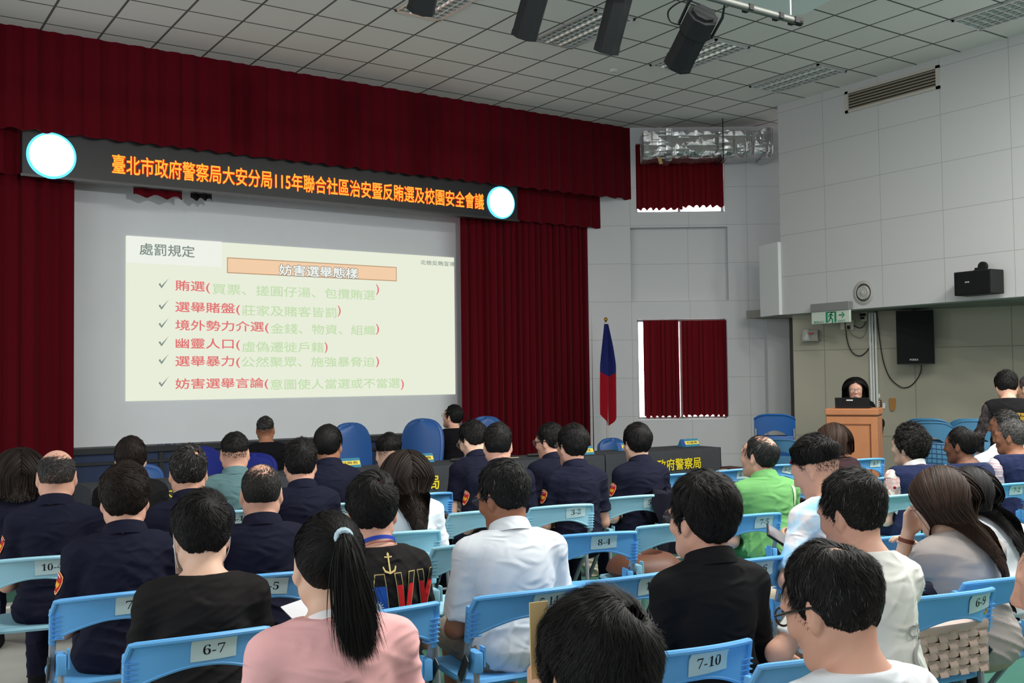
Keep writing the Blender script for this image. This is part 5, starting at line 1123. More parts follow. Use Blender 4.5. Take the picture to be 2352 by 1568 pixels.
# round diffuser
c = onX(1984, 672, XR); df = tag(empty('round_diffuser', tuple(c), -math.pi/2), 'round ringed air diffuser on the overhanging wall above the exit sign', 'diffuser')
Md = frame((0, 0, 0), (1, 0, 0), (0, 0, 1)); m_df = mat('grey diffuser metal', lin((176, 174, 170)), .45, .4)
MB().lathe([(.165, 0), (.165, .006), (.125, .02), (.118, .012), (.118, 0)], 40, Md).build('outer_ring', m_df, df, True)
for r, z in ((.095, .03), (.062, .036)): MB().lathe([(r, .004), (r+.004, .004), (r-.010, z), (r-.016, z-.002)], 36, Md).build('cone_ring', m_df, df, True)
MB().lathe([(.040, .006), (.034, .04), (.02, .046), (.002, .048)], 24, Md).build('centre_cone', m_df, df, True)
MB().lathe([(.118, .001), (.118, .003)], 32, Md).build('dark_throat', mat('dark vent inside', (0, 0, 0)), df)
# exit sign hung from the overhang edge
e0_, e1_ = onX(1867, 712, XR-.06), onX(1952, 738, XR-.06); ex = tag(empty('exit_sign', (XR-.06, (e0_[1]+e1_[1])/2, (onX(1910, 716, XR-.06)[2])), -math.pi/2), 'green and white emergency exit sign with running figure and arrow', 'exit sign')
we = abs(e0_[1]-e1_[1])+.02; zt_ = onX(1910, 714, XR-.06)[2]-ex.location.z; zb_ = onX(1910, 742, XR-.06)[2]-ex.location.z; ztop_ = onX(1910, 695, XR-.06)[2]-ex.location.z
m_g = mat('exit green', lin((20, 138, 92)), .5, .3)
MB().box((-we/2, -.02, zb_), (we/2, .02, zt_), None, .004).build('sign_panel', mat('exit panel', lin((206, 218, 204)), .5, .3), ex); MB().box((-we/2-.005, -.035, zt_), (we/2+.005, .045, ztop_), None, .006).build('sign_housing', mat('grey housing', lin((140, 142, 142)), .4, .4, .3), ex)
fe = frame((0, -.0215, (zb_+zt_)/2), (1, 0, 0), (0, 0, 1)); he = zt_-zb_
dx = .02
dm = MB(); 
for q in ((-.09, -.11, -.06, .11), (.055, -.11, .085, .11), (-.06, .085, .055, .11)): dm.box((q[0]+dx, q[1]*he/.25, 0), (q[2]+dx, q[3]*he/.25, .002), fe)
dm.build('door_symbol', m_g, ex)
rn = MB(); rn.lathe([(.013, 0), (.013, .002)], 12, fe@frame((dx+.012, .062, 0), (1, 0, 0), (0, 1, 0)))
for q in (((.0, .045), (-.012, .0), .013), ((-.012, .0), (.022, -.035), .010), ((.022, -.035), (.018, -.085), .008), ((-.012, .0), (-.03, -.045), .010), ((-.03, -.045), (-.055, -.06), .008), ((.0, .04), (.032, .015), .007), ((.0, .04), (-.035, .03), .007), ((-.035, .03), (-.045, .0), .006)):
    (ax_, ay_), (bx_, by_), r_ = q; d_ = np.array([bx_-ax_, by_-ay_]); L_ = np.linalg.norm(d_); rn.box((0, -r_, 0), (L_, r_, .0022), fe@frame((ax_+dx, ay_, 0), (d_[0], d_[1], 0), (-d_[1], d_[0], 0)))
rn.build('running_figure', m_g, ex)
MB().box((.15, -.009, 0), (.21, .009, .002), fe@frame((0, .12*he, 0), (1, 0, 0), (0, 1, 0))).prism([(.19, .04), (.205, .04), (.245, 0), (.205, -.04), (.19, -.04), (.222, 0)], 0, .002, fe@frame((0, .12*he, 0), (1, 0, 0), (0, 1, 0))).build('arrow_symbol', m_g, ex)
V, F = fit_text('EXIT', .12, .16*he, .01); MB().add(V, F, fe@frame((.195, -.36*he, .001), (1, 0, 0), (0, 1, 0))).build('exit_lettering', m_g, ex)
V, F = fit_text('緊急出口', .17, .19*he, .01); MB().add(V, F, fe@frame((-.19, -.36*he, .001), (1, 0, 0), (0, 1, 0))).build('exit_characters', m_g, ex)
m_spk = mat('black speaker cabinet', (.012, .012, .014), .55, .3, bump=(150, .1)); m_logo = mat('white logo print', lin((210, 212, 214)), .5, .3)
# small speaker on the beam
p = onX(2240, 648, XR-.16); s0_ = onX(2190, 625, XR-.30); s1_ = onX(2278, 616, XR-.30); wS = abs(s0_[1]-s1_[1]); hS = onX(2235, 621, XR-.30)[2]-onX(2235, 676, XR-.30)[2]
ws = tag(empty('wall_speaker', (XR-.18, (s0_[1]+s1_[1])/2, (onX(2235, 621, XR-.3)[2]+onX(2235, 676, XR-.3)[2])/2), -math.pi/2-.05), 'small black box speaker mounted on the overhanging wall', 'speaker')
MB().box((-wS/2, -.12, -hS/2), (wS/2, .13, hS/2), None, .008).build('cabinet', m_spk, ws); MB().box((-wS/2+.01, -.128, -hS/2+.01), (wS/2-.01, -.119, hS/2-.01), None, .004).build('front_grille', mat('black grille cloth', (.008, .008, .009), .8, .2), ws)
V, F = fit_text('BMB', .055, .018, .02); MB().add(V, F, frame((-.06, -.1295, .01), (1, 0, 0), (0, 0, 1))).build('speaker_logo', m_logo, ws)
MB().lathe([(.06, 0), (.06, .03), (.05, .035)], 24, frame((.04, .05, hS/2+.05), (1, 0, 0), (0, 0, 1))).box((-.06, .0, hS/2), (.07, .05, hS/2+.02)).box((-.06, .02, hS/2), (-.035, .05, hS/2+.045)).build('mount_bracket', m_dk, ws)
# big loudspeaker under the overhang
_q = onA(2102, 775, -.28); P3 = MA[:3, 3]+MA[:3, 0]*_q[0]-MA[:3, 1]*.28
dd = float((P3-CAM)@FW); wB = (2142-2061)*dd/FOC; hB = (836-712)*dd/FOC
bs = tag(empty('loudspeaker', tuple(at(2102, 774, dd)), math.atan2(P3[1], P3[0])-math.pi/2), 'large black loudspeaker hanging under the overhang on the right', 'speaker')
MB().prism([(-wB/2, 0), (-wB/2+.06, .26), (wB/2-.06, .26), (wB/2, 0), (wB/2-.03, -.02), (-wB/2+.03, -.02)], -hB/2, hB/2).build('cabinet', m_spk, bs)
MB().box((-wB/2+.012, -.026, -hB/2+.012), (wB/2-.012, -.018, hB/2-.012), None, .004).build('front_grille', mat('black grille cloth', (0, 0, 0)), bs)
V, F = fit_text('POKKA', .105, .026, .012); MB().add(V, F, frame((-.02, -.0275, -hB/2+.06), (1, 0, 0), (0, 0, 1))).build('speaker_logo', m_logo, bs)
MB().box((-.03, .08, hB/2), (.03, .14, WB-bs.location.z)).build('hanging_bracket', m_dk, bs)
def local_cable(name, pts, r, m, lab): t = MB().tube(pts, r, 6); return tag(t.build(name, m, None, True), lab, 'cable')
def Apt(x, y, off=-.03): s, z = onA(x, y, off); return MA[:3, 3]+MA[:3, 0]*s+np.array([0, 0, z])+MA[:3, 1]*off
def smooth(pts, n=40):
    P = np.array(pts, float); t = np.linspace(0, len(P)-1, n); o = []
    for v in t:
        i = min(int(v), len(P)-2); f = v-i; p0, p1, p2, p3 = P[max(i-1, 0)], P[i], P[i+1], P[min(i+2, len(P)-1)]
        o.append(.5*((2*p1)+(-p0+p2)*f+(2*p0-5*p1+4*p2-p3)*f*f+(-p0+3*p1-3*p2+p3)*f**3))
    return np.array(o)
m_cab = mat('black cable', (.012, .012, .013), .5, .3)
local_cable('cable', smooth([Apt(*q) for q in ((2013, 712), (2018, 760), (2026, 815), (2034, 845), (2046, 870), (2066, 887), (2080, 890), (2094, 884), (2108, 868), (2115, 852), (2116, 838))]), .007, m_cab, 'long black cable looping down to the big loudspeaker')
local_cable('cable', smooth([Apt(*q) for q in ((2011, 712), (2006, 760), (1998, 795), (1985, 812), (1973, 817), (1960, 811), (1950, 795), (1944, 770), (1943, 750))]), .007, m_cab, 'black cable hanging in a loop beside the white pipes')
local_cable('cable', smooth([Apt(*q) for q in ((1988, 738), (1984, 748), (1975, 753), (1966, 750), (1960, 746))]), .006, m_cab, 'short black cable between the two wall sockets')
local_cable('cable', smooth([Apt(*q) for q in ((1992, 735), (1990, 755), (1985, 770), (1975, 776), (1960, 770), (1949, 758))]), .003, mat('grey thin wire', lin((90, 90, 86)), .5, .3), 'thin grey wire sagging between the sockets')
# white pipes
cd = tag(empty('pipe_set', (0, 0, 0)), 'set of white conduit pipes running up the beige wall behind the lectern', 'pipes'); m_pipe = mat('white pipe', lin((222, 224, 220)), .4, .4)
for k, xx in enumerate((1997, 2003, 2010)): A_ = Apt(xx, 715, -.03); MB().tube([(A_[0], A_[1], 0), (A_[0], A_[1], WB-.02)], (.017, .014, .016)[k], 8).build('pipe', m_pipe, cd, True)
def box_on_A(name, x0, y0, x1, y1, d, m, lab, cat, extra=None, grp=None):
    sA_, zA = onA(x0, y0); sB, zB = onA(x1, y1); o = MB().box((min(sA_, sB), -d, min(zA, zB)), (max(sA_, sB), 0, max(zA, zB)), None, .004).build(name, m); o.matrix_world = Matrix(MA.tolist()); return tag(o, lab, cat, grp)
m_sock = mat('cream socket plastic', lin((206, 200, 178)), .5, .3)
box_on_A('wall_socket', 1931, 741, 1941, 757, .03, m_sock, 'small blank cream socket plate under the exit sign', 'socket')
box_on_A('wall_socket', 1944, 735, 1962, 757, .04, m_sock, 'cream double wall socket with a black plug in it', 'socket'); box_on_A('power_plug', 1947, 748, 1954, 756, .07, m_dk, 'black plug in the cream wall socket', 'plug')
box_on_A('wall_socket', 1978, 716, 1992, 737, .04, m_sock, 'cream wall socket with two black adapters near the pipes', 'socket'); box_on_A('power_adapter', 1977, 720, 1990, 726, .08, m_dk, 'upper black adapter in the socket near the pipes', 'plug'); box_on_A('power_adapter', 1978, 728, 1987, 733, .08, m_dk, 'lower black adapter in the socket near the pipes', 'plug')
box_on_A('wall_switch', 2016, 904, 2022, 914, .02, mat('white switch', lin((226, 226, 222)), .5, .3), 'small white switch right of the pipes', 'switch')
o = box_on_A('switch_box', 2016, 918, 2025, 936, .03, mat('dark brown switch box', lin((66, 40, 28)), .5, .3), 'brown switch box with three pale buttons on the beige wall', 'switch')
for k in range(3):
    s_b, z_b = onA(2020.5, 921.5+k*5); MB().box((s_b-.012, -.036, z_b-.010), (s_b+.012, -.03, z_b+.010)).build('button', mat('pale button', lin((226, 186, 150)), .5, .3), o)
box_on_A('wall_socket', 2027, 925, 2034, 938, .02, mat('white switch', (0, 0, 0)), 'white socket plate right of the brown switch box', 'socket')
sQ, zQ = onA(2050, 914); o = MB().prism([(-.035, 0), (.035, 0), (.038, -.05), (.034, -.13), (.018, -.172), (0, -.178), (-.018, -.172), (-.034, -.13), (-.038, -.05)], 0, .03, frame((sQ, 0, zQ), (1, 0, 0), (0, 0, 1))).build('wooden_plaque', mat('ochre wood', lin((170, 118, 56)), .5, .3)); o.matrix_world = Matrix(MA.tolist()); tag(o, 'small ochre wooden tongue-shaped plaque on the beige wall', 'plaque')
# emergency light
sE, zE = onA(1862, 768); em = tag(empty('emergency_light', (0, 0, 0)), 'emergency light fixture with a clear dome on a shelf below the exit sign', 'lamp'); em.matrix_world = Matrix(MA.tolist())
MB().box((sE-.10, -.14, zE-.10), (sE+.14, 0, zE-.085)).build('shelf', mat('grey shelf', lin((150, 148, 138)), .5, .3), em); MB().box((sE+.0, -.1, zE-.085), (sE+.12, -.0, zE+.06), None, .006).build('battery_box', mat('grey box', lin((160, 158, 148)), .5, .3), em)
MB().lathe([(.07, 0), (.07, .02), (.064, .11), (.045, .155), (.01, .165)], 20, frame((sE-.04, -.08, zE-.085), (1, 0, 0), (0, 1, 0))).build('dome', mat('frosted dome', lin((200, 204, 196)), .2, .5, alpha=.7), em, True)
MB().box((sE-.0, -.15, zE-.0), (sE+.06, -.13, zE+.02)).build('red_tag', mat('red tag', lin((200, 60, 60)), .5, .3), em)
# ------------------------------------------------------------------ ceiling things
m_al = mat('louvre mirror aluminium', (.85, .85, .85), .3, .5, .75); m_alr = mat('white lamp housing', lin((150, 150, 148)), .5, .3)
def troffer(c, r, lab):
    x0, y0 = GX+c*TILE, GY+r*TILE; t = tag(empty('ceiling_light', (x0+TILE/2, y0+TILE, CEIL)), lab, 'ceiling light', 'unlit louvred ceiling lights'); a, b = TILE/2-.02, TILE-.02
    f = MB(); f.box((-a, -b, -.004), (a, b, -.001)).build('reflector', m_alr, t)
    f = MB()
    for q in ((-a, -b, -a+.025, b), (a-.025, -b, a, b), (-a, -b, a, -b+.03), (-a, b-.03, a, b)): f.box((q[0], q[1], -.024), (q[2], q[3], -.003))
    f.build('frame', m_al, t)
    for k in range(1, 3): xx = -a+k*2*a/3; MB().prism([(xx-.018, -.004), (xx+.018, -.004), (xx+.004, -.024), (xx-.004, -.024)], -b+.03, b-.03, frame((0, 0, 0), (1, 0, 0), (0, 0, 1))).build('long_louvre', m_al, t)
    for k in range(1, 12): yy = -b+k*2*b/12; MB().box((-a+.025, yy-.005, -.023), (a-.025, yy+.005, -.006)).build('cross_louvre', m_al, t)
    for k in range(3): MB().tube([(-a/1.5+k*a/1.5, -b+.05, -.012), (-a/1.5+k*a/1.5, b-.05, -.012)], .006, 8).build('tube', mat('unlit fluorescent tube', lin((215, 215, 210)), .3, .4), t)
troffer(-1, -2, 'louvred ceiling light behind the leftmost stage spotlight'); troffer(2, -2, 'louvred ceiling light between the second and third stage spotlights'); troffer(5, -2, 'louvred ceiling light behind the rightmost tilted spotlight')
troffer(8, -2, 'louvred ceiling light nearest the silver duct'); troffer(8, -7, 'louvred ceiling light in the upper right corner')
p = onZ(1410, 160, CEIL); MB().lathe([(.055, 0), (.055, -.018), (.04, -.034), (.006, -.038)], 24).build('smoke_detector', mat('white detector', lin((216, 214, 208)), .5, .3), None, True, (p[0], p[1], CEIL)); tag(bpy.data.objects['smoke_detector'], 'small round white smoke detector on the ceiling', 'detector')
# lighting pipe with four spotlights
HY = 5.2; zP = onY(1700, 20, HY)[2]; q0 = onY(1845, 52, HY); zP = q0[2]; q1 = onZ(1632, 0, zP+.0)
DP = 7.2
e1p = at(1838, 51, DP); dv = np.array([1., 0, 0])
pip = tag(empty('lighting_pipe', tuple(e1p)), 'grey steel lighting pipe hung under the ceiling', 'pipe'); Lp = 4.2; du = -dv/np.linalg.norm(dv)
MB().tube([(0, 0, 0), tuple(du*Lp)], .024, 12).build('pipe', mat('grey steel pipe', lin((104, 106, 102)), .5, .4, .4), pip, True)
MB().tube([tuple(-du*.004), tuple(du*.05)], .029, 12).build('end_cap', m_dk, pip)
for k in (.06, .22, .52, .98, 1.6, 2.2):
    MB().box((-.02, -.02, -.03), (.02, .02, .045), frame(du*k, du, (0, 0, 1))).build('pipe_clamp', m_dk, pip)
for k in (.10, 2.2): MB().tube([tuple(du*k+np.array([0, 0, .03])), tuple(du*k+np.array([0, 0, CEIL-e1p[2]]))], .008, 6).build('hanger_rod', m_tube, pip)
def spot(top, bot, Dt, Db, w, lab, yoke=True):
    A_, B_ = at(*top, Dt), at(*bot, Db); d = B_-A_; L_ = np.linalg.norm(d); t = tag(empty('stage_spotlight', tuple(A_)), lab, 'spotlight', 'black stage spotlights on the pipe')
    x_ = np.cross(d, FW); x_ /= np.linalg.norm(x_); M_ = frame((0, 0, 0), x_, np.cross(d, x_)/L_)
    if (M_[:3, 2]@d) < 0: M_ = frame((0, 0, 0), -x_, np.cross(d, x_)/L_)
    r = w/2; pol = [(r*math.cos(a), r*math.sin(a)) for a in np.linspace(0, 2*math.pi, 9)[:-1]+math.pi/8]
    m_ = mat('matt black lamp', (.010, .011, .012), .5, .3, bump=(80, .08))
    MB().prism(pol, L_*.30, L_*.97, M_).build('barrel', m_, t); MB().prism([(x*1.08, y*1.08) for x, y in pol], L_*.05, L_*.36, M_).prism([(x*.8, y*.8) for x, y in pol], 0, L_*.06, M_).build('lamp_housing', m_, t)
    MB().prism([(x*1.04, y*1.04) for x, y in pol], L_*.94, L_, M_).build('front_frame', m_, t); MB().prism([(x*.85, y*.85) for x, y in pol], L_*.985, L_*1.002, M_).build('lens', mat('dark lamp lens', (.02, .02, .03), .05, .6), t)
    if yoke:
        MB().tube([M_[:3, :3]@np.array(v) for v in ((r*1.15, 0, L_*.34), (r*1.18, 0, -.02), (r*.9, 0, -.12), (-r*.9, 0, -.12), (-r*1.18, 0, -.02), (-r*1.15, 0, L_*.34))], .011, 6).build('yoke', m_, t, True)
        MB().lathe([(.02, 0), (.026, .02), (.026, .04), (.01, .045)], 10, M_@frame((r*1.1, 0, L_*.34), (0, 0, 1), (0, 1, 0))).build('tilt_knob', m_, t)
        MB().tube(smooth([M_[:3, :3]@np.array(v) for v in ((0, -r, L_*.05), (-r*1.4, -r*.3, L_*.0), (-r*2.1, 0, L_*.22), (-r*1.7, 0, L_*.38), (-r*1.0, 0, L_*.36))], 20), .006, 6).build('safety_cable', m_, t)
spot((1000, -130), (966, 26), 6.5, 6.75, .185, 'leftmost black stage spotlight, mostly above the frame')
spot((1258, -110), (1204, 84), 6.65, 6.95, .185, 'second black stage spotlight from the left')
spot((1447, -95), (1392, 118), 6.8, 7.1, .185, 'third black stage spotlight from the left')
spot((1618, 28), (1557, 148), 7.0, 7.35, .215, 'rightmost black stage spotlight, tilted and fully in view')
# pale panel above the pipe
p = at(1795, 12, 6.4); pz = CEIL-.34
A_ = onZ(1690, -6, pz); B_ = onZ(1905, -6, pz); C0 = onZ(1838, 38, pz); C1 = onZ(1770, 30, pz)
pp = MB(); pol = [tuple(onZ(x, y, pz)[:2]) for x, y in ((1668, -30), (1692, 3), (1760, 26), (1812, 36), (1850, 32), (1905, 2), (1960, -60))]
tag(pp.prism(pol, pz, CEIL-.02).build('ceiling_unit', mat('pale blue white unit', lin((240, 244, 244)), .5, .3)), 'pale bluish-white unit hung from the ceiling above the lighting pipe', 'ceiling unit')
# foil-wrapped duct
DD = 15.5; m_foil = mat('aluminium foil', (.62, .62, .62), .27, .5, .92); ntf = m_foil.node_tree; bq = ntf.nodes['Principled BSDF']
tcf = ntf.nodes.new('ShaderNodeTexCoord'); vo = ntf.nodes.new('ShaderNodeTexVoronoi'); vo.inputs['Scale'].default_value = 4.5; vo.distance = 'MINKOWSKI'; nf = ntf.nodes.new('ShaderNodeTexNoise'); nf.inputs['Scale'].default_value = 7; nf.inputs['Distortion'].default_value = 1.2
b1_ = ntf.nodes.new('ShaderNodeBump'); b1_.inputs['Strength'].default_value = .35; b1_.inputs['Distance'].default_value = .03; ad_ = ntf.nodes.new('ShaderNodeMath'); ad_.operation = 'ADD'
ntf.links.new(tcf.outputs['Object'], vo.inputs['Vector']); ntf.links.new(tcf.outputs['Object'], nf.inputs['Vector']); ntf.links.new(vo.outputs['Distance'], ad_.inputs[0]); ntf.links.new(nf.outputs['Fac'], ad_.inputs[1]); ntf.links.new(ad_.outputs[0], b1_.inputs['Height']); ntf.links.new(b1_.outputs['Normal'], bq.inputs['Normal'])
sd0, zd1 = onW(1478, 305, DD); sd1, zd1r = onW(1774, 295, DD); _, zd0 = onW(1500, 362, DD)
zd1 = (zd1+zd1r)/2; du_ = tag(empty('air_duct', tuple(F2*DD+R2*sd0+np.array([0, 0, zd0]))), 'foil-wrapped silver air duct along the window wall under the ceiling', 'duct'); du_.rotation_euler = (0, 0, math.atan2(R2[1], R2[0]))
Ld, Hd = sd1-sd0, zd1-zd0; dd_ = .46
def ductring(x, g=0., sl=0.): return [(x+sl*(-1 if q[1] < .1 else 0), q[0], q[1]) for q in ((-g+.0, .09-g), (-g, Hd+g), (dd_, Hd+g), (dd_, -g), (.09, -g), (.03, .03-g*.7))]
def loft(rs):
    m_ = MB(); n = len(rs[0]); V = [p for r in rs for p in r]; Fq = [(i*n+j, i*n+(j+1) % n, (i+1)*n+(j+1) % n, (i+1)*n+j) for i in range(len(rs)-1) for j in range(n)]+[tuple(range(n)), tuple((len(rs)-1)*n+j for j in range(n-1, -1, -1))]; m_.add(V, Fq); return m_
xs_ = np.linspace(.0, Ld, 30); rs = []
for i, x in enumerate(xs_): g = .006*math.sin(i*1.7)+.006*math.sin(i*.63+1)-.012*(1 if i % 7 == 3 else 0); rs.append(ductring(x, g))
loft(rs).build('duct_body', m_foil, du_, False); loft([ductring(.34, .03), ductring(.36, .036), ductring(.42, .036), ductring(.44, .03)]).build('duct_collar', m_foil, du_)
loft([ductring(Ld-.16, .02), ductring(Ld-.10, .034), ductring(Ld-.02, .03), ductring(Ld, .02)]).build('duct_collar', m_foil, du_)
hx = onW(1660, 330, DD)[0]-sd0; MB().tube([(hx, -.03, Hd+.3), (hx, -.03, -.03)], .007, 6).tube([(hx, -.03, -.03), (hx, dd_, -.03)], .012, 6).build('duct_hanger', m_dk, du_)
tag(MB().box((-.03, -.01, -.05), (.02, .01, .05), frame((.26, .05, -.04), (1, .2, .3), (0, 1, 0))).build('tape_end', mat('tan tape', lin((190, 160, 100)), .5, .3), du_), None, None)
# ------------------------------------------------------------------ folded chairs leaning at the wall
def folded(pos, yaw, lean_, col, lab, hgt, net=False):
    cm = {'deep': m_dblue, 'teal': m_tblue, 'aqua': m_aqua}[col]; t = tag(empty('folded_chair', tuple(pos), yaw), lab, 'chair', 'folded chairs stacked by the wall'); t.rotation_euler = (-lean_, 0, yaw); s = hgt/.95
    n = 21; xs = np.linspace(-.22, .22, n); P = np.zeros((8, n, 3))
    for j, x in enumerate(xs):
        u = abs(x)/.22; zb = (.78-.16*u**2)*s; zt2 = (.95-.05*u**4)*s
        for i in range(8): P[i, j] = (x*s, .05*u*u, zb+(zt2-zb)*i/7)
    MB().sheet(P, .014, (0, 1, 0)).tube([tuple(P[7, j]) for j in range(n)], .011, 6).build('backrest', cm, t, True)
    MB().box((-.20*s, .0, .26*s), (.20*s, .022, .72*s), None, .010).build('seat', cm, t, True)
    if net:
        g = MB()
        for k in range(7): g.tube([(-.17*s+k*.057*s, -.004, .30*s), (-.17*s+k*.057*s+.01*math.sin(k), -.004, .70*s)], .0035, 5)
        for k in range(8): g.tube([(-.18*s, -.004, .31*s+k*.055*s), (0, -.005, .315*s+k*.055*s+.01), (.18*s, -.004, .31*s+k*.055*s)], .0035, 5)
        g.build('wire_grid', mat('dark blue grid', lin((34, 76, 120)), .5, .3), t)
    for sx in (-1, 1):
        MB().tube([(sx*.205*s, .03, .80*s), (sx*.205*s, .03, .012)], .012, 8).build('leg', m_tube, t); MB().tube([(sx*.18*s, .05, .55*s), (sx*.19*s, .06, .012)], .011, 8).build('leg', m_tube, t)
    MB().tube([(-.2*s, .03, .12*s), (.2*s, .03, .12*s)], .009, 6).build('crossbar', m_tube, t)
P_ = at(1779, 953, 12.6); yv = math.atan2(P_[1], P_[0])-math.pi/2
for k in range(3): folded((P_[0]+.10*k*-math.sin(yv), P_[1]+.10*k*math.cos(yv), 0), yv+.04*k, .02, 'deep', ('foremost deep blue folded chair by the door frame', 'middle deep blue folded chair by the door frame', 'rearmost deep blue folded chair by the door frame')[k], P_[2]-.0)
P_ = at(1798, 1010, 12.2); folded((P_[0], P_[1], 0), yv-.35, .0, 'teal', 'lower teal folded chair standing against the deep blue stack', P_[2])
P_ = at(2138, 967, 12.1); yv = math.atan2(P_[1], P_[0])-math.pi/2
folded((P_[0], P_[1], 0), yv-.1, .04, 'teal', 'front teal folded chair with a wire grid against the beige wall', P_[2]-.02, True)
for k in (1, 2): folded((P_[0]+.09*k*math.cos(yv+1.9), P_[1]+.09*k*math.sin(yv+1.9), 0), yv-.1, .04, 'teal', ('second teal folded chair behind the one with the wire grid', 'rear teal folded chair behind the one with the wire grid')[k-1], P_[2]+.01*k)
P_ = at(2240, 967, 11.9); yv = math.atan2(P_[1], P_[0])-math.pi/2
for k in (0, 1, 2): folded((P_[0]+.08*k*math.cos(yv+1.8), P_[1]+.08*k*math.sin(yv+1.8), 0), yv+.05, .04, 'teal', ('front darker teal folded chair beside the man in the lettered vest', 'second darker teal folded chair beside the man in the lettered vest', 'rear darker teal folded chair beside the man in the lettered vest')[k], P_[2]+.008*k)
# red cloth-covered stool and brown box
p = at(1838, 1100, 10.6); o = MB(); o.lathe([(.13, 0), (.13, .3), (.12, .55), (.10, .66), (.05, .685), (.01, .69)], 20); tag(o.build('red_bin', mat('red plastic', lin((170, 24, 30)), .6, .3), None, True, (p[0], p[1], 0)), 'red cloth-covered stand left of the lectern', 'stand')
p = at(1677, 1072, 11.6); tag(MB().box((-.12, -.12, 0), (.12, .12, p[2]), None, .01).build('brown_box', mat('brown board', lin((70, 40, 32)), .6, .3), None, False, (p[0], p[1], 0)), 'dark brown box beyond the right end of the head table', 'box')
# ------------------------------------------------------------------ prints, carried things, bags
B = P_navy
def nav(poly): return poly
LET = {'N': [(0, 0), (0, 1), (.30, 1), (.62, .42), (.62, 1), (.92, 1), (.92, 0), (.64, 0), (.30, .60), (.30, 0)], 'A': [(0, 0), (.28, 1), (.66, 1), (.94, 0), (.64, 0), (.58, .22), (.36, .22), (.30, 0)],
       'V': [(0, 1), (.30, 1), (.47, .32), (.64, 1), (.94, 1), (.64, 0), (.30, 0)], 'Y': [(0, 1), (.30, 1), (.47, .60), (.64, 1), (.94, 1), (.62, .40), (.62, 0), (.32, 0), (.32, .40)]}
m_gold = mat('print gold', lin((206, 184, 120)), .6, .3); m_pr = mat('print red', lin((206, 32, 36)), .7, .2); m_pb = mat('print blue', lin((36, 84, 170)), .7, .2); m_pw = mat('print white', lin((220, 226, 232)), .7, .2)
def subdiv(poly, n=6):
    out = []
    for i in range(len(poly)):
        a, b = np.array(poly[i]), np.array(poly[(i+1) % len(poly)]); out += [tuple(a+(b-a)*k/n) for k in range(n)]
    return out
from mathutils.geometry import tessellate_polygon
def fillpoly(poly):
    T = tessellate_polygon([[Vector((x, y, 0)) for x, y in poly]]); return [tuple(t) for t in T]
def inset(poly, t):
    P = np.array(poly); n = len(P); ar = sum(P[i][0]*P[(i+1) % n][1]-P[(i+1) % n][0]*P[i][1] for i in range(n)); sg = 1 if ar > 0 else -1; out = []
    for i in range(n):
        a, b, c = P[i-1], P[i], P[(i+1) % n]; d1 = (b-a)/np.linalg.norm(b-a); d2 = (c-b)/np.linalg.norm(c-b); n1 = sg*np.array([-d1[1], d1[0]]); n2 = sg*np.array([-d2[1], d2[0]]); m_ = n1+n2; m_ /= max(.35, m_@n1)
        out.append(tuple(b+m_*t))
    return out
for k, ch_ in enumerate('NAVY'):
    x0 = -.172+k*.098; pts = [(x0+x*.094, -.14+y*.205) for x, y in LET[ch_]]; pts = subdiv(pts, 5); F = fillpoly(pts)
    o = on_back(B, pts, F, (.0, .14*B.s), m_gold, 'shirt_letter', .006)
    cx_, cy_ = np.mean([p[0] for p in pts]), np.mean([p[1] for p in pts])
    raw = inset([(x0+x*.094, -.14+y*.205) for x, y in LET[ch_]], .0032); ins = subdiv(raw, 5); on_back(B, ins, fillpoly(ins), (.0, .14*B.s), mat('cloth blackwarm', (0, 0, 0)), 'letter_fill', .0075, o)
    low = [(x, min(y, .022)) for x, y in ins]; low = [p for i_, p in enumerate(low) if p != low[i_-1]]
    on_back(B, low, fillpoly(low), (.0, .14*B.s), m_pb if ch_ in 'NA' else m_pr, 'letter_fill', .009, o)
    if ch_ in 'NA':
        st = [(x0+(.06 if ch_ == 'N' else .035)+.024*math.cos(a)*(1 if i % 2 == 0 else .5), -.05+.024*math.sin(a)*(1 if i % 2 == 0 else .5)) for i, a in enumerate(np.linspace(0, 2*math.pi, 25)[:-1])]
        on_back(B, st, fillpoly(st), (0, .14*B.s), m_pw, 'letter_sun', .0105, o)
        rd = [(x0+.008, -.132), (x0+.082, -.132), (x0+.080, -.10), (x0+.012, -.10)]; rd = subdiv(rd, 4); on_back(B, rd, fillpoly(rd), (0, .14*B.s), m_pr, 'letter_fill', .010, o)
anc = [(-.003, -.030), (-.003, .018), (-.014, .018), (-.014, .023), (-.003, .023), (-.005, .030), (0, .037), (.005, .030), (.003, .023), (.014, .023), (.014, .018), (.003, .018), (.003, -.030), (.016, -.024), (.022, -.010), (.026, -.014), (.020, -.030), (0, -.038), (-.020, -.030), (-.026, -.014), (-.022, -.010), (-.016, -.024)]
anc = subdiv(anc, 2); on_back(B, anc, fillpoly(anc), (.01, .14*B.s+.10), m_gold, 'anchor_print', .006)
def neck_band(B, name, m, r, up, hw, hh, fwd=.0):
    ax = (B.O-B.nb); ax = ax/np.linalg.norm(ax); fx = B.CM[:, 0]; fy = np.cross(ax, fx); c = B.p2+ax*up
    pts = []
    for a in np.linspace(math.radians(-60), math.radians(240), 33): s_ = math.sin(a); pts.append(c+r*math.cos(a)*fx-(r*s_+fwd)*fy*1.02+ax*(.028*-(1-s_)*.5))
    P = np.array([[p+ax*q for p in pts] for q in np.linspace(-hh, hh, 3)]); return MB().sheet(P, hw, -fy).build(name, m, B.root, True)
neck_band(B, 'lanyard', mat('blue lanyard', lin((30, 62, 170)), .6, .3), .070, .050, .002, .007); neck_band(B, 'necklace', mat('thin red cord', lin((150, 60, 60)), .6, .3), .073, .032, .002, .0012)
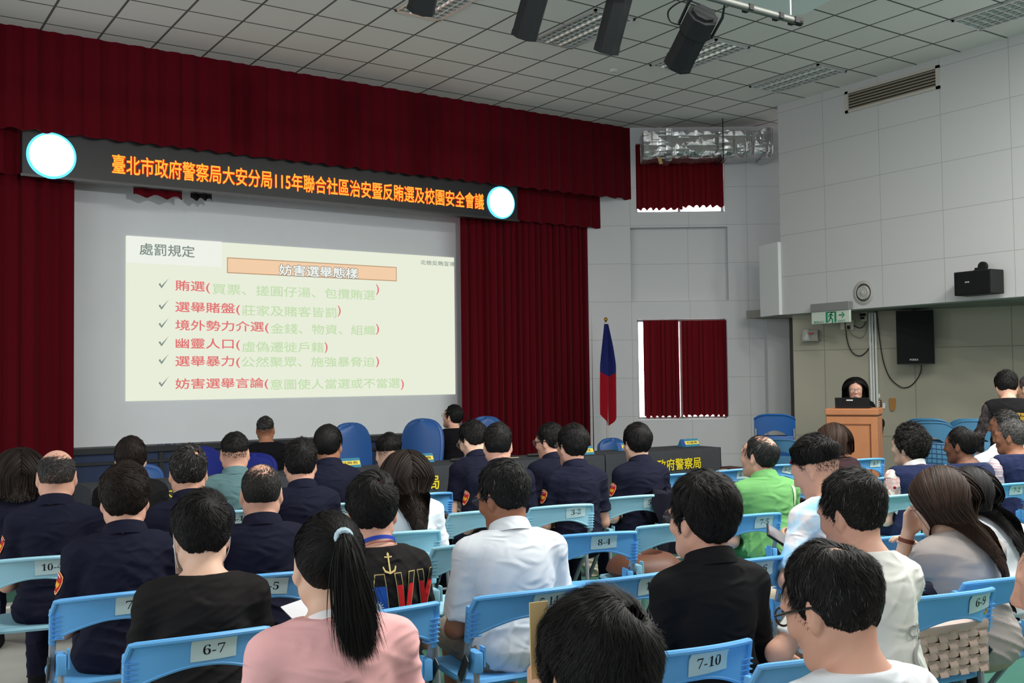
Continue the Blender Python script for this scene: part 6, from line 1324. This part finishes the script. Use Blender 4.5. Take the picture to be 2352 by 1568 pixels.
neck_band(P_pony, 'neck_binding', mat('white binding', lin((236, 232, 232)), .8, .2), .074, .030, .004, .010)
B = P_cid
for s_, w_, y_, h_ in (('臺北市政府警察局', .26, .155, .030), ('大安分局', .20, .105, .045), ('CID', .10, .045, .05)):
    V, F = fit_text(s_, w_, h_, .012); on_back(B, V, F, (0, y_*B.s), mat('gold vest lettering', lin((206, 164, 60)), .7, .2), 'vest_lettering', .007)
V, F = fit_text('COU', .15, .040, .03); on_back(P_cream, V, F, (.10, .02), mat('grey print', lin((160, 160, 158)), .8, .2), 'shirt_print', .008)
V = [(.10+.09*math.cos(a)*r_, -.11+.06*math.sin(a)*r_) for r_ in (1, .82) for a in np.linspace(0, 6.283, 25)[:-1]]; on_back(P_cream, V, [(i, (i+1) % 24, 24+(i+1) % 24, 24+i) for i in range(24)], (.02, .05), mat('grey print', (0, 0, 0)), 'shirt_print', .008)
st = subdiv([(.125, .10), (.150, .085), (.160, -.02), (.140, -.02)], 5); on_back(P_green, st, fillpoly(st), (0, .14*P_green.s), mat('pale stripe', lin((214, 236, 196)), .8, .2), 'shoulder_stripe', .006)
for B in (P_floral, P_pink, P_vest):
    xs = np.linspace(-.15, .15, 25); V = [(x, q) for q in (-.003, .003) for x in xs]; on_back(B, V, [(i, i+1, 26+i, 25+i) for i in range(24)], (0, .01), mat('pale piping', lin((206, 204, 206)), .7, .2), 'vest_piping', .005)
neck_band(P_floral, 'white_collar', mat('white collar cloth', lin((232, 232, 230)), .8, .2), .072, .040, .004, .018)
# face mask
o = [x for x in bpy.data.objects if x.get('label', '').startswith('man in a plain black')][0]; B = P_mask
s = B.hs; U_ = []; n1, n2 = 9, 15
for i in range(n1):
    for j in range(n2):
        a = -1.15+2.3*j/(n2-1); z = .002-.105*i/(n1-1); r = .098+.012*math.sin(i/(n1-1)*math.pi)-.012*(i/(n1-1)); U_.append(B.O+B.R@(np.array([.076*math.sin(a)/math.sin(1.15), .012+r*math.cos(a), z])*s))
MB().sheet(np.array(U_).reshape(n1, n2, 3), .002, B.R@np.array([0, 1, 0])).build('face_mask', mat('white mask', lin((228, 230, 234)), .85, .1), B.root, True)
for q in (-1, 1): MB().tube(smooth([B.O+B.R@(np.array(v)*s) for v in ((q*.074, .045, -.005), (q*.086, .01, .035), (q*.088, -.016, .01), (q*.084, -.002, -.045), (q*.070, .04, -.085))], 16), .0016, 5).build('mask_loop', mat('white mask', (0, 0, 0)), B.root)
def world(B, p): r = B.root; c, s_ = math.cos(r.rotation_euler.z), math.sin(r.rotation_euler.z); return np.array([r.location.x+c*p[0]-s_*p[1], r.location.y+s_*p[0]+c*p[1], r.location.z+p[2]])
def wrist_band(B, i, name, m, t=.90, w=.016, face=True):
    S_, E_, W_ = B.arms[i]; c = E_+(W_-E_)*t; ax = (W_-E_)/np.linalg.norm(W_-E_); M_ = frame(c, np.cross(ax, (0.3, 0.2, .9)), np.cross(ax, np.cross(ax, (0.3, .2, .9))))
    M_[:3, 2] = np.cross(M_[:3, 0], M_[:3, 1]); mb_ = MB().lathe([(.028, -w/2), (.0325, -w/2), (.0325, w/2), (.028, w/2)], 20, M_)
    return mb_.build(name, m, B.root, True)
wrist_band(P_taupe, 0, 'watch', mat('brown leather strap', lin((120, 64, 44)), .5, .3)); wrist_band(P_polo, 0, 'watch', m_dk, .94)
# phone, paper fan, microphone (held things stay things of their own)
S_, E_, W_ = P_tie.arms[0]; hd = world(P_tie, W_+(W_-E_)/np.linalg.norm(W_-E_)*.02); pc = at(1797, 1238, float((hd-CAM)@FW)-.02)
ph_ = tag(empty('phone', tuple(pc)), 'black smartphone held by the man in the tie-dye t-shirt', 'phone'); Mp = frame((0, 0, 0), RT*.80-UP*.52+FW*.1, UP*.35+RT*.25+FW*.75)
MB().box((-.085, -.042, -.005), (.085, .042, .005), Mp, .004).build('phone_body', mat('black phone case', (.012, .012, .014), .4, .4), ph_); MB().box((-.078, -.036, .0052), (.078, .036, .0062), Mp).build('phone_screen', mat('violet grey screen', lin((74, 66, 84)), .15, .5), ph_)
pf = at(1239, 1462, 1.76); fan = MB().box((-.018, -.0015, -.07), (.018, .0015, .06), frame((0, 0, 0), RT*.9+FW*.4, np.cross(UP*.97-RT*.15, RT*.9+FW*.4)), .001).build('paper_fan', mat('kraft tan card', lin((212, 182, 130)), .7, .2), None, False, tuple(pf)); tag(fan, 'tan card fan held up by the man at the bottom edge', 'fan')
S_, E_, W_ = P_spk.arms[1]; hw_ = world(P_spk, W_); mo = world(P_spk, P_spk.O+P_spk.R@np.array([.0, .135, -.062])); dm_ = (mo-hw_); dm_ /= np.linalg.norm(dm_)
mk_ = tag(empty('microphone', tuple(mo)), 'black hand microphone at the mouth of the woman at the lectern', 'microphone'); Mm = frame((0, 0, 0), np.cross(dm_, (0.2, .3, .9)), np.cross(dm_, np.cross(dm_, (.2, .3, .9)))); Mm[:3, 2] = -dm_; Mm[:3, 1] = np.cross(Mm[:3, 2], Mm[:3, 0])
MB().lathe([(.018, .04), (.015, .10), (.013, .19)], 12, Mm).build('handle', m_dk, mk_, True); MB().lathe([(.004, -.004), (.020, .004), (.026, .02), (.018, .042)], 12, Mm).build('mic_head', mat('grey mic mesh', (0, 0, 0)), mk_, True)
# bags and clothes on chairs
def on_chair(key, p): c = CHAIRS[key]; a = c.rotation_euler.z; return (c.location.x+math.cos(a)*p[0]-math.sin(a)*p[1], c.location.y+math.sin(a)*p[0]+math.cos(a)*p[1], p[2]), a
def lump(name, r, m, lab, cat, key, p, seed, squash=(1, 1, 1), yawo=0., drape_=None):
    rg_ = np.random.RandomState(seed); P = [Ell((0, 0, r*squash[2]), (r*squash[0], r*squash[1], r*squash[2]), None, .03)]+[Ell((rg_.uniform(-.5, .5)*r*squash[0], rg_.uniform(-.5, .5)*r*squash[1], r*squash[2]*rg_.uniform(.5, 1.5)), np.array(squash)*r*rg_.uniform(.4, .65), None, .05) for _ in range(5)]
    V, F = nets(P, .008, 0., lambda X, Y, Z: .002-Z+0*X+0*Y, folds(seed, .012, 0, .3)); L_, a = on_chair(key, p) if key else (p, 0); o = mesh(name, V, F, m, None, True, None, L_); o.rotation_euler = (0, 0, a+yawo); return tag(o, lab, cat)
lump('hand_bag', .13, m_dk, 'black bag lying on the seat of the chair labelled 5-13', 'bag', (1797, 1067), (0, .02, .475), 3, (1.2, 1, .8))
lump('folded_cloth', .14, mat('taupe cloth', lin((128, 116, 104)), .9, .1), 'taupe folded cloth standing on the seat of chair 6-10', 'cloth', (1705, 1077), (0, -.02, .475), 4, (1.1, .9, 1.0))
lump('hand_bag', .12, mat('black nylon', (.014, .014, .016), .7, .2), 'black bag on the seat of the chair labelled 7-4', 'bag', (1828, 1110), (0, 0, .475), 5, (1.2, 1, .9))
k_ = (1560, 1202); L_, a = on_chair(k_, (.0, .03, .478)); hb = tag(empty('hat_bag', L_, a), 'round brown leather hat bag lying on an empty pale aqua chair', 'bag'); m_br = mat('brown leather', lin((98, 58, 40)), .5, .4, var=(7, .2))
MB().lathe([(.20, 0), (.215, .02), (.20, .06), (.15, .10), (.10, .115), (.085, .10), (.08, .06), (.01, .055)], 36).build('bag_body', m_br, hb, True); MB().tube([(.20*math.cos(a_), .20*math.sin(a_), .03) for a_ in np.linspace(0, 6.283, 37)[:-1]], .010, 6, closed=True).build('bag_seam', mat('dark brown edge', lin((52, 32, 24)), .5, .3), hb, True)
# jacket over the corner of chair 5-1
k_ = (1477, 1138); L_, a = on_chair(k_, (0, 0, 0)); n = 15; P = np.zeros((22, n, 3))
for i in range(22):
    for j in range(n):
        t = i/21; u = j/(n-1); x = .09+.22*u+.02*math.sin(i*.9+j); s_ = (t-.42)
        if t < .42: y, z = -.17+.04*math.sin(u*9+2)*.6+.05*t, .80-.50*(.42-t)*1.0
        elif t < .5: y, z = -.24-.05*(t-.42)/.08, .815
        else: y, z = -.315-.02*math.sin(u*12+1+i*.3)-.06*(t-.5), .81-.80*(t-.5)
        P[i, j] = (x+.05*(t-.5)*math.sin(u*3), y, z+.008*math.sin(j*1.3+i*.4))
jk = MB().sheet(P, .008, (0, -1, 0)).build('jacket', mat('dark navy jacket', lin((24, 24, 36)), .85, .15, bump=(120, .1)), None, True, L_); jk.rotation_euler = (0, 0, a); tag(jk, 'dark navy jacket draped over the corner of chair 5-1', 'jacket')
# tote bag under the row
p = onZ(1366, 1322, .0); tb = tag(empty('tote_bag', (p[0], p[1], 0), -.3), 'beige canvas tote bag standing on the floor below chair 8-4', 'bag'); m_can = mat('beige canvas', lin((176, 168, 148)), .9, .1, bump=(90, .1))
V, F = nets([Ell((0, 0, .12), (.11, .06, .15), None, .03), Ell((.03, .01, .2), (.09, .05, .07), None, .04)], .008, 0., lambda X, Y, Z: np.maximum(.003-Z, Z-.25)+0*X+0*Y, folds(9, .012, 0, .3)); mesh('bag_body', V, F, m_can, tb, True)
for q in (-1, 1): MB().tube(smooth([(-.06, q*.03, .22), (-.07, q*.05, .30), (0, q*.07, .33), (.06, q*.05, .28), (.06, q*.03, .22)]), .008, 6).build('bag_handle', m_can, tb, True)
# woven handbag behind the woman in taupe
k_ = (2222, 1362); L_, a = on_chair(k_, (.01, -.205, .482)); wb = tag(empty('woven_handbag', L_, a), 'pinkish beige woven leather handbag hanging on the chair labelled 6-9', 'bag'); wb.scale = (1.28, 1, 1.08); m_wv = mat('pinkish beige leather', lin((196, 172, 160)), .5, .35, var=(9, .1))
MB().box((-.135, -.028, .0), (.135, .045, .150), None, .02).build('bag_body', mat('dark weave gap', lin((120, 98, 88)), .7, .2), wb, True)
nx_, nz_ = 7, 5
for i in range(nx_):
    P = np.array([[(-.132+.264*(i+.10+.8*q)/nx_, -.033-.007*math.cos(math.pi*(k/4+i)), .004+.145*k/(4*nz_)) for q in (0, .5, 1)] for k in range(4*nz_+1)]); MB().sheet(P, .003, (0, -1, 0)).build('weave_strip', m_wv, wb, True)
for i in range(nz_):
    P = np.array([[(-.135+.27*k/(4*nx_), -.033+.007*math.cos(math.pi*(k/4-.5+i)), .004+.145*(i+.10+.8*q)/nz_) for q in (0, .5, 1)] for k in range(4*nx_+1)]); MB().sheet(P, .003, (0, -1, 0)).build('weave_strip', m_wv, wb, True)
MB().box((-.138, -.040, .142), (.138, .05, .172), None, .006).build('bag_rim', m_wv, wb, True)
MB().tube([(.10+.016*math.cos(t), -.03, .19+.016*math.sin(t)) for t in np.linspace(0, 6.283, 17)[:-1]], .0035, 6, closed=True).tube([(.122+.014*math.cos(t), -.03+.014*math.sin(t)*.6, .205+.012*math.sin(t)) for t in np.linspace(0, 6.283, 17)[:-1]], .0035, 6, closed=True).build('gold_ring', mat('gold metal', lin((206, 170, 92)), .25, .5, .9), wb, True)
MB().tube(smooth([(-.12, .0, .16), (-.16, .02, .20), (-.20, .08, .30), (-.19, .14, .40)]), .008, 6).build('bag_strap', m_wv, wb, True)
p = at(690, 1402, 3.9); o = MB().box((-.05, -.07, 0), (.05, .07, .004), frame((0, 0, 0), (1, 0, .2), (0, 1, .25))).build('leaflet', mat('white paper', lin((232, 232, 236)), .8, .2), None, False, tuple(p)); tag(o, 'white leaflet held beside the printed t-shirt man, left of the ponytail', 'leaflet')
